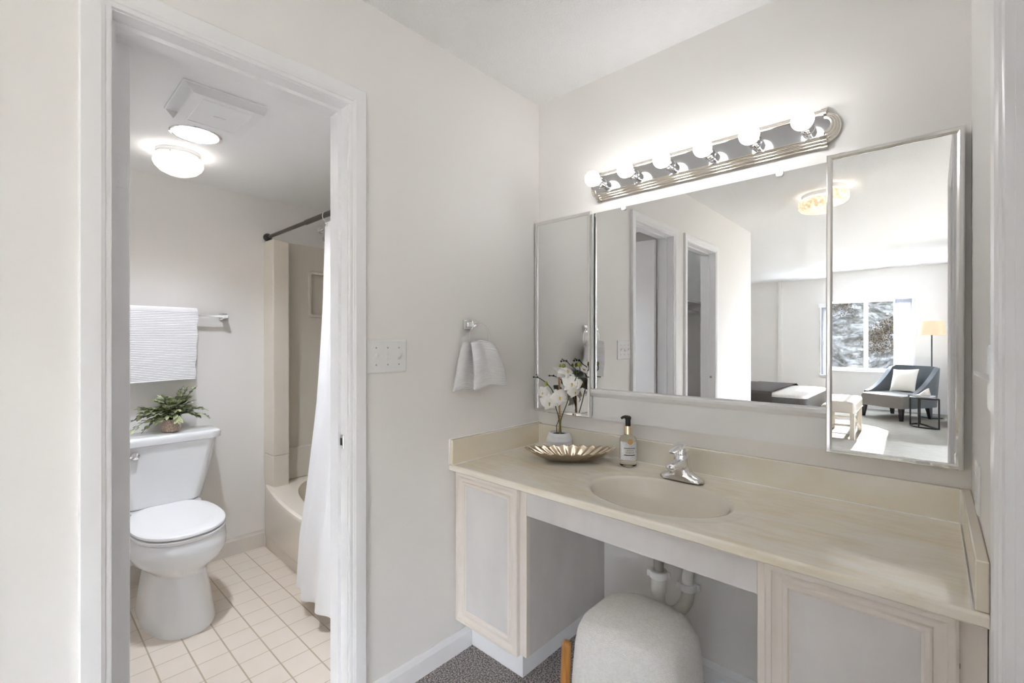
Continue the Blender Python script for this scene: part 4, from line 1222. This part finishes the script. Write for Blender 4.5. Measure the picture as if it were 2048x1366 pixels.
flower((.186, -.145, .998), (.50, -.86, -.12), .043, .1)
flower((.124, -.115, 1.036), (.10, -.95, .10), .031, -.4)
flower((.236, -.135, 1.026), (.70, -.70, .10), .040, .5)
flower((.289, -.118, 1.088), (.62, -.78, .15), .044, -.2)
flower((.300, -.110, 1.052), (.90, -.30, -.35), .034, .4)
flower((.232, -.110, 1.128), (.25, .80, .55), .046, .6)
flower((.262, -.118, 1.140), (.55, -.2, .8), .038, .2)
flower((.283, -.088, 1.085), (.45, .85, -.1), .038, .1)
for (p_, r_, m_) in (((.068, -.115, 1.105), .0045, 'stem'), ((.092, -.117, 1.106), .005, 'stem'), ((.146, -.119, 1.078), .0082, 'bud'), ((.214, -.105, 1.163), .0062, 'bud'), ((.236, -.105, 1.163), .0082, 'bud'), ((.319, -.105, 1.172), .0072, 'bud'),
                     ((.222, -.105, 1.184), .005, 'stem'), ((.236, -.105, 1.187), .005, 'stem'), ((.250, -.105, 1.186), .0055, 'stem'), ((.228, -.105, 1.193), .0035, 'stem')):
    MB().sphere(p_, r_, 12, 8, 1, 1, 1.35 if m_ == 'bud' else 1.0).build('bud', M[m_], orc)

orc.location = (oc[0] - .024, oc[1] + .024, ZC)

# --- switch plate, towel ring and hand towel on the left wall
swp = thing('light_switch', 'white three-gang light switch plate beside the bathroom door casing', 'light switch', (0, -.857, 1.221))
y0_, y1_, z0_, z1_ = -.938, -.776, 1.162, 1.281
MB().rings([[(.0004 + x_, p[0], p[1]) for p in rrect((y0_ + y1_) / 2, (z0_ + z1_) / 2, (y1_ - y0_) / 2 - e, (z1_ - z0_) / 2 - e, .006, 0, 4)] for x_, e in ((0, 0), (.003, 0), (.0055, .003), (.0065, .008))]).build('plate', M['plasticwhite'], swp, smooth=30)
for k in range(3):
    yc = -.857 + (k - 1) * .046
    q = MB().box(.0066, .0078, yc - .0055, yc + .0055, 1.209, 1.233)
    s_ = 1 if k != 1 else -1
    q.rings([[(.0075, yc - .0045, 1.2215 - .006), (.0075, yc + .0045, 1.2215 - .006), (.0075, yc + .0045, 1.2215 + .006), (.0075, yc - .0045, 1.2215 + .006)],
             [(.0175, yc - .0035, 1.2215 + s_ * .009 - .003), (.0175, yc + .0035, 1.2215 + s_ * .009 - .003), (.0175, yc + .0035, 1.2215 + s_ * .009 + .003), (.0175, yc - .0035, 1.2215 + s_ * .009 + .003)]])
    q.build('toggle', M['plasticwhite'], swp, bevel=.0006)
    for dz in (-.03, .03):
        MB().lathe([(.003, .0066), (.003, .0078), (.0, .0082)], (0, yc, 1.2215 + dz), 10, 'x', True, False).build('screw', M['valve'], swp)

trg = thing('towel_ring', 'small chrome towel ring post with clear acrylic ring by the corner', 'towel ring', (0, -.475, 1.345))
q = MB().rings([[(x_, p[0], p[1]) for p in rrect(-.473, 1.343, hy, hy * .8, .002, 0, 2)] for x_, hy in ((.0005, .0255), (.009, .0255), (.012, .019), (.013, .012), (.046, .0115), (.048, .010))])
q.build('post', M['chrome'], trg, smooth=20)
rc_ = (.0465, -.446, 1.288); rad = .058
ringpts = [(rc_[0] - .018 * math.sin(a) * 0, rc_[1] + rad * math.sin(a) * .98, rc_[2] + rad * math.cos(a)) for a in [2 * PI * k / 48 for k in range(48)]]
MB().tube([(p[0], p[1] - .0, p[2]) for p in ringpts], .0042, 10, closed=True).build('ring', M['clear'], trg, smooth=60)
ht = thing('hand_towel', 'white ribbed hand towel pulled through the clear ring', 'towel', (.05, -.45, 1.2))
def htf(front):
    def fn(u, v_):
        # v from ring down, u across
        s_ = v_ * .19
        topy = (-.512, -.388) if front else (-.520, -.415)
        boty = (-.496, -.303) if front else (-.572, -.430)
        e = v_ ** .8
        ya_ = topy[0] + (boty[0] - topy[0]) * e; yb_2 = topy[1] + (boty[1] - topy[1]) * e
        y = ya_ + (yb_2 - ya_) * u
        rib = .0016 * math.sin(s_ / .0078 * 2 * PI)
        fold = .008 * math.sin(u * PI * (3.0 if front else 2.2)) * (1 - .6 * v_)
        z0h = 1.268 + .010 * math.cos((u - .5) * PI) - .004 * u
        z = z0h - s_ + (.012 * u if front else -.0) * v_ + .004 * math.sin(u * 5) * v_ - (0 if front else .006 * v_)
        x = (.068 if front else .026) + fold + rib + (.006 * math.sin(v_ * PI) if front else 0) - (.003 * (1 - v_) ** 6 if front else -.002 * (1 - v_) ** 6)
        return (x, y, z)
    return fn
MB().grid(lambda u, v_: (.026 + .042 * v_, -.474 + .056 * u, 1.288 - math.sqrt(.058 ** 2 - (-.028 + .056 * u) ** 2) + .0078), 10, 6).build('saddle', M['towel'], ht, smooth=80, solid=.004)
MB().grid(htf(True), 24, 130).build('front_layer', M['towel'], ht, smooth=80, solid=.007)
MB().grid(htf(False), 24, 130).build('back_layer', M['towel'], ht, smooth=80, solid=.007)

# --- right wall: switch and outlet
s2 = thing('wall_switch', 'white light switch on the right wall beside the door casing', 'light switch', (1.5145, -.62, 1.21))
MB().rings([[(1.5142 - x_, p[0], p[1]) for p in rrect(-.62, 1.21, .036 - e, .058 - e, .005, 0, 4)] for x_, e in ((0, 0), (.004, .001), (.006, .006))]).build('plate', M['plasticwhite'], s2, smooth=30)
MB().rings([[(1.509, -.625, 1.204), (1.509, -.615, 1.204), (1.509, -.615, 1.216), (1.509, -.625, 1.216)], [(1.490, -.623, 1.216), (1.490, -.617, 1.216), (1.490, -.617, 1.223), (1.490, -.623, 1.223)]]).build('toggle', M['plasticwhite'], s2)
ol = thing('power_outlet', 'white wall outlet low on the right wall above the side splash', 'outlet', (1.5145, -.29, .945))
MB().rings([[(1.5142 - x_, p[0], p[1]) for p in rrect(-.29, .945, .036 - e, .058 - e, .005, 0, 4)] for x_, e in ((0, 0), (.004, .001), (.006, .006))]).build('plate', M['plasticwhite'], ol, smooth=30)
for dz in (-.021, .021):
    MB().rings([[(x_, p[0], p[1]) for p in rrect(-.29, .945 + dz, .016, .013, .010, 0, 5)] for x_ in (1.5084, 1.5068)]).build('receptacle', M['plasticwhite'], ol, smooth=30)

# --- stool
stl = thing('stool', 'white boucle stool with honey wood legs tucked at the vanity', 'stool', (.812, -.548, 0))
SCX, SCY = .812, -.548
sr = []
for z, h_, r_ in ((.12, .158, .08), (.125, .162, .085), (.18, .162, .09), (.30, .159, .09), (.40, .153, .09), (.438, .148, .092), (.464, .138, .092), (.482, .120, .088), (.492, .092, .075), (.4965, .05, .045), (.4975, .02, .019)):
    sr.append(rrect(SCX, SCY, h_, h_, r_, z, 10, .0))
MB().rings(sr).build('cushion', M['boucle'], stl, smooth=80)
for ang, rad_ in ((215, .201), (318, .199), (90, .176)):
    ca, sa = math.cos(math.radians(ang)), math.sin(math.radians(ang))
    p0 = (SCX + ca * rad_, SCY + sa * rad_); p1 = (SCX + ca * (rad_ + .016), SCY + sa * (rad_ + .016))
    MB().tube([(*p0, .398), (*p0, .395), (*p0, .387), ((p0[0] + p1[0]) / 2, (p0[1] + p1[1]) / 2, .17), (*p1, .012), (*p1, .001)], [.004, .010, .0145, .0155, .013, .012], 14).build('leg', M['oak'], stl, smooth=60)

# ================================================================== HALL AND BEDROOM (seen in the mirrors)
hl = thing('crystal_ceiling_light', 'lit pressed-glass drum light on the hall ceiling', 'ceiling light', (.80, -2.60, H))
HC = (.80, -2.60, 0)
MB().lathe([(.150, H - .0005), (.152, H - .030), (.146, H - .034)], HC, 40).build('base', M['plasticwhite'], hl)
cg = MB()
def cgf(u, v_):
    a = 2 * PI * u; prof_ = [(.152, -.034), (.168, -.05), (.172, -.075), (.168, -.105), (.150, -.122), (.08, -.128), (.0, -.129)]
    t_ = v_ * (len(prof_) - 1); i = min(int(t_), len(prof_) - 2); f_ = t_ - i
    r_ = prof_[i][0] * (1 - f_) + prof_[i + 1][0] * f_; z_ = prof_[i][1] * (1 - f_) + prof_[i + 1][1] * f_
    bmp = .005 * math.sin(a * 22) * math.sin(v_ * 24)
    return (HC[0] + (r_ + bmp) * math.cos(a), HC[1] + (r_ + bmp) * math.sin(a), H + z_)
cg.grid(cgf, 132, 30); cg.build('glass_drum', M['crystal'], hl, smooth=60)
MB().lathe([(.150, H - .0335), (.160, H - .041)], HC, 44, cap0=False, cap1=False).build('added_glow_ring', M['rimglow'], hl)
# bed
bed = thing('bed', 'low bed with pale cover, its foot end towards the bench', 'bed', (-.75, -5.65, 0))
MB().rings([rrect(-.78, -5.65, 1.05, .76, .05, z, 5) for z in (.06, .30)]).build('bed_base', M['linen'], bed)
MB().rings([rrect(-.78, -5.65, 1.06 - e, .77 - e, .08, z, 6) for z, e in ((.30, .0), (.50, -.005), (.575, .0), (.595, .02), (.600, .06))]).build('mattress_cover', M['bedwhite'], bed, smooth=50)
MB().rings([rrect(-.78, -5.665, 1.072, .79, .08, z, 6) for z in (.12, .56)], False, False).build('bed_skirt', M['bedgrey'], bed, smooth=50)
MB().box(-1.86, -1.80, -6.45, -4.85, .05, 1.15).build('headboard', M['linen'], bed, bevel=.02)
for xx, yy in ((-1.7, -6.3), (-1.7, -5.0), (.15, -6.3), (.15, -5.0)):
    MB().lathe([(.03, .001), (.03, .07)], (xx, yy, 0), 12).build('leg', M['darkwood'], bed)


def throw(label, xa, xb_, m, lift, zb):
    def fn(u, v_):
        # v across the bed from near edge drop, over the top, to far edge drop
        L = [(-4.853, zb), (-4.853, .585), (-4.885, .622), (-5.65, .625), (-6.42, .622), (-6.478, .585), (-6.478, .50)]
        t_ = v_ * (len(L) - 1); i = min(int(t_), len(L) - 2); f_ = t_ - i
        y = L[i][0] * (1 - f_) + L[i + 1][0] * f_; z = L[i][1] * (1 - f_) + L[i + 1][1] * f_
        return (xa + (xb_ - xa) * u + .01 * math.sin(v_ * 8), y, z + lift)
    r = thing('throw_blanket', label, 'blanket', ((xa + xb_) / 2, -5.6, .61))
    MB().grid(fn, 10, 40).build('blanket_cloth', m, r, smooth=60, solid=.008)
    return r
throw('dark brown throw blanket across the middle of the bed', -.62, -.10, M['throw'], .006, .18)
throw('dark folded blanket further up the bed behind the brown throw', -1.15, -.64, M['bedgrey'], .0, .2)

# bench at the foot
be = thing('bench', 'oatmeal upholstered bench with X-shaped stretchers at the bed foot', 'bench', (.56, -5.68, 0))
bx0, bx1, by0, by1 = .375, .735, -6.10, -5.28
MB().rings([rrect((bx0 + bx1) / 2, (by0 + by1) / 2, (bx1 - bx0) / 2 - e, (by1 - by0) / 2 - e, .03, z, 5) for z, e in ((.325, .004), (.33, 0), (.43, 0), (.455, .006), (.468, .02), (.472, .05))]).build('seat', M['linen'], be, smooth=50)
ns = MB()
for k in range(20):
    ns.sphere((bx0 + .02 + k * (bx1 - bx0 - .04) / 19, by1 + .001, .335), .006, 6, 4)
for k in range(40):
    ns.sphere((bx1 + .001, by0 + .02 + k * (by1 - by0 - .04) / 39, .335), .006, 6, 4)
props(ns.build('nailheads', M['nail'], be), None, kind='stuff')
for xx in (bx0 + .03, bx1 - .03):
    for yy in (by0 + .03, by1 - .03):
        MB().rings([rrect(xx, yy, .024, .024, .004, .001, 2), rrect(xx, yy, .024, .024, .004, .326, 2)]).build('leg', M['benchwood'], be)
def bar(name, a, b_, w_, par, m):
    MB().tube([a, b_], w_, 8).build(name, m, par)
bar('stretcher', (bx1 - .03, by0 + .03, .03), (bx1 - .03, by1 - .03, .31), .016, be, M['benchwood'])
bar('stretcher', (bx1 - .03, by0 + .03, .31), (bx1 - .03, by1 - .03, .03), .016, be, M['benchwood'])
bar('stretcher', (bx0 + .03, by1 - .03, .17), (bx1 - .03, by1 - .03, .17), .014, be, M['benchwood'])
bar('stretcher', (bx0 + .03, by0 + .03, .17), (bx1 - .03, by0 + .03, .17), .014, be, M['benchwood'])

# armchair (local: faces -Y, then turned)
ac = thing('armchair', 'slate grey armless lounge chair with sloping sides under the window', 'armchair', (0, 0, 0))
MB().rings([rrect(0, -.02, .31 - e, .33 - e, .04, z, 6) for z, e in ((.185, .01), (.19, 0), (.30, 0), (.345, .002), (.37, .012), (.382, .05))]).build('seat', M['seatgrey'], ac, smooth=50)
def wing(u, v_):
    # wrap-around back: u around from left front to right front, v up
    a = -1.0 + 2.0 * u
    s_ = abs(a)
    x = .325 * (1 if a >= 0 else -1) * min(1, s_ / .55) ** .7
    y = .34 if s_ < .5 else .34 - (s_ - .5) / .5 * .50
    y -= .05 * (s_ ** 2)
    ztop = .80 - .03 * max(0, (s_ - .35) / .2) ** 2 if s_ < .55 else .40 + .37 * (1 - (s_ - .55) / .45) ** 1.6
    z = .19 + (ztop - .19) * v_
    y += .07 * v_ * (1 - min(1, max(0, s_ - .5) * 1.6))
    return (x, y, z)
MB().grid(wing, 40, 10).build('backrest', M['chairgrey'], ac, smooth=60, solid=.07, soff=0, bevel=.02)
for (xx, yy) in ((-.27, -.30), (.27, -.30), (-.26, .27), (.26, .27)):
    dx, dy = (.012 if xx > 0 else -.012), (-.015 if yy < 0 else .03)
    MB().rings([rrect(xx, yy, .030, .030, .004, .19, 2), rrect(xx + dx, yy + dy, .019, .019, .004, .001, 2)]).build('leg', M['darkwood'], ac)
ac.location = (1.02, -7.66, 0); ac.rotation_euler = (0, 0, math.radians(180 + 32))
tp = thing('throw_pillow', 'square cream throw pillow leaning on the armchair back', 'pillow', (0, 0, 0))
def pil(s_):
    def fn(u, v_):
        x = (u - .5) * 2; z = (v_ - .5) * 2
        th = .065 * max(0, (1 - abs(x) ** 2.6)) ** .6 * max(0, (1 - abs(z) ** 2.6)) ** .6
        pin = 1 - .07 * (1 - abs(x) ** 2) * abs(z) - .0; pin2 = 1 - .07 * (1 - abs(z) ** 2) * abs(x)
        return (.185 * x * pin2, s_ * th, .185 + .185 * z * pin)
    return fn
MB().grid(pil(1), 20, 20).grid(pil(-1), 20, 20).build('cushion', M['pillow'], tp, smooth=80)
tp.rotation_euler = (math.radians(-20), math.radians(4), math.radians(180 + 32)); tp.location = (1.082, -7.645, .408)

# side table: half-round, black frame
stb = thing('side_table', 'half-round glass top side table with black metal frame', 'side table', (1.36, -6.98, 0))
tcx, tcy, tr_ = 1.40, -6.95, .20
dirn = math.radians(150)
half = [(tcx + tr_ * math.cos(dirn - PI / 2 + PI * k / 20), tcy + tr_ * math.sin(dirn - PI / 2 + PI * k / 20)) for k in range(21)]
MB().rings([[(x, y, .416) for x, y in half], [(x, y, .424) for x, y in half]]).build('table_top', M['tableglass'], stb, smooth=30)
rim = MB()
for z in (.410, .012):
    rim.tube([(x, y, z) for x, y in half], .010, 8, closed=True)
rim.build('frame_ring', M['ironblack'], stb, smooth=60)
for k in (0, 7, 13, 20):
    MB().tube([(*half[k], .004), (*half[k], .414)], .010, 8).build('leg', M['ironblack'], stb)
bk = thing('book', 'closed grey book lying on the half-round side table', 'book', (1.35, -6.92, .425))
MB().rings([rrect(1.35, -6.925, .10, .07, .004, z, 2, .5) for z in (.4252, .428)]).build('back_cover', M['book'], bk)
MB().rings([rrect(1.35, -6.925, .096, .066, .002, z, 2, .5) for z in (.428, .442)]).build('pages', M['plasticwhite'], bk)
MB().rings([rrect(1.35, -6.925, .10, .07, .004, z, 2, .5) for z in (.442, .445)]).build('front_cover', M['book'], bk)
nk = thing('folded_napkin', 'white pointed folded napkin standing on the grey book', 'napkin', (1.36, -6.93, .446))
nb = MB()
nb.add([(1.28, -6.965, .482), (1.42, -6.93, .482), (1.39, -6.88, .482), (1.30, -6.90, .482), (1.40, -6.92, .585), (1.38, -6.91, .58)], [(0, 1, 4), (1, 2, 4), (2, 5, 4), (2, 3, 5), (3, 0, 5), (0, 4, 5), (0, 3, 2, 1)])
nb.v = [(p[0], p[1], p[2] - .036) for p in nb.v]
nb.build('napkin_cloth', M['pillow'], nk, bevel=.004)

# floor lamp
fl = thing('floor_lamp', 'floor lamp with lit cream drum shade behind the armchair', 'floor lamp', (1.425, -7.95, 0))
LX, LY = 1.425, -7.95
MB().lathe([(.13, .001), (.13, .015), (.03, .022), (.012, .03)], (LX, LY, 0), 30).build('base', M['polesteel'], fl)
MB().tube([(LX, LY, .02), (LX, LY, 1.36)], .009, 12).build('pole', M['polesteel'], fl)
MB().lathe([(.165, 1.285), (.135, 1.50)], (LX, LY, 0), 40, cap0=False, cap1=False).build('lamp_shade', M['shade'], fl, smooth=60, solid=.002)
MB().sphere((LX, LY, 1.40), .035, 16, 10).build('bulb', M['lampglobe'], fl)
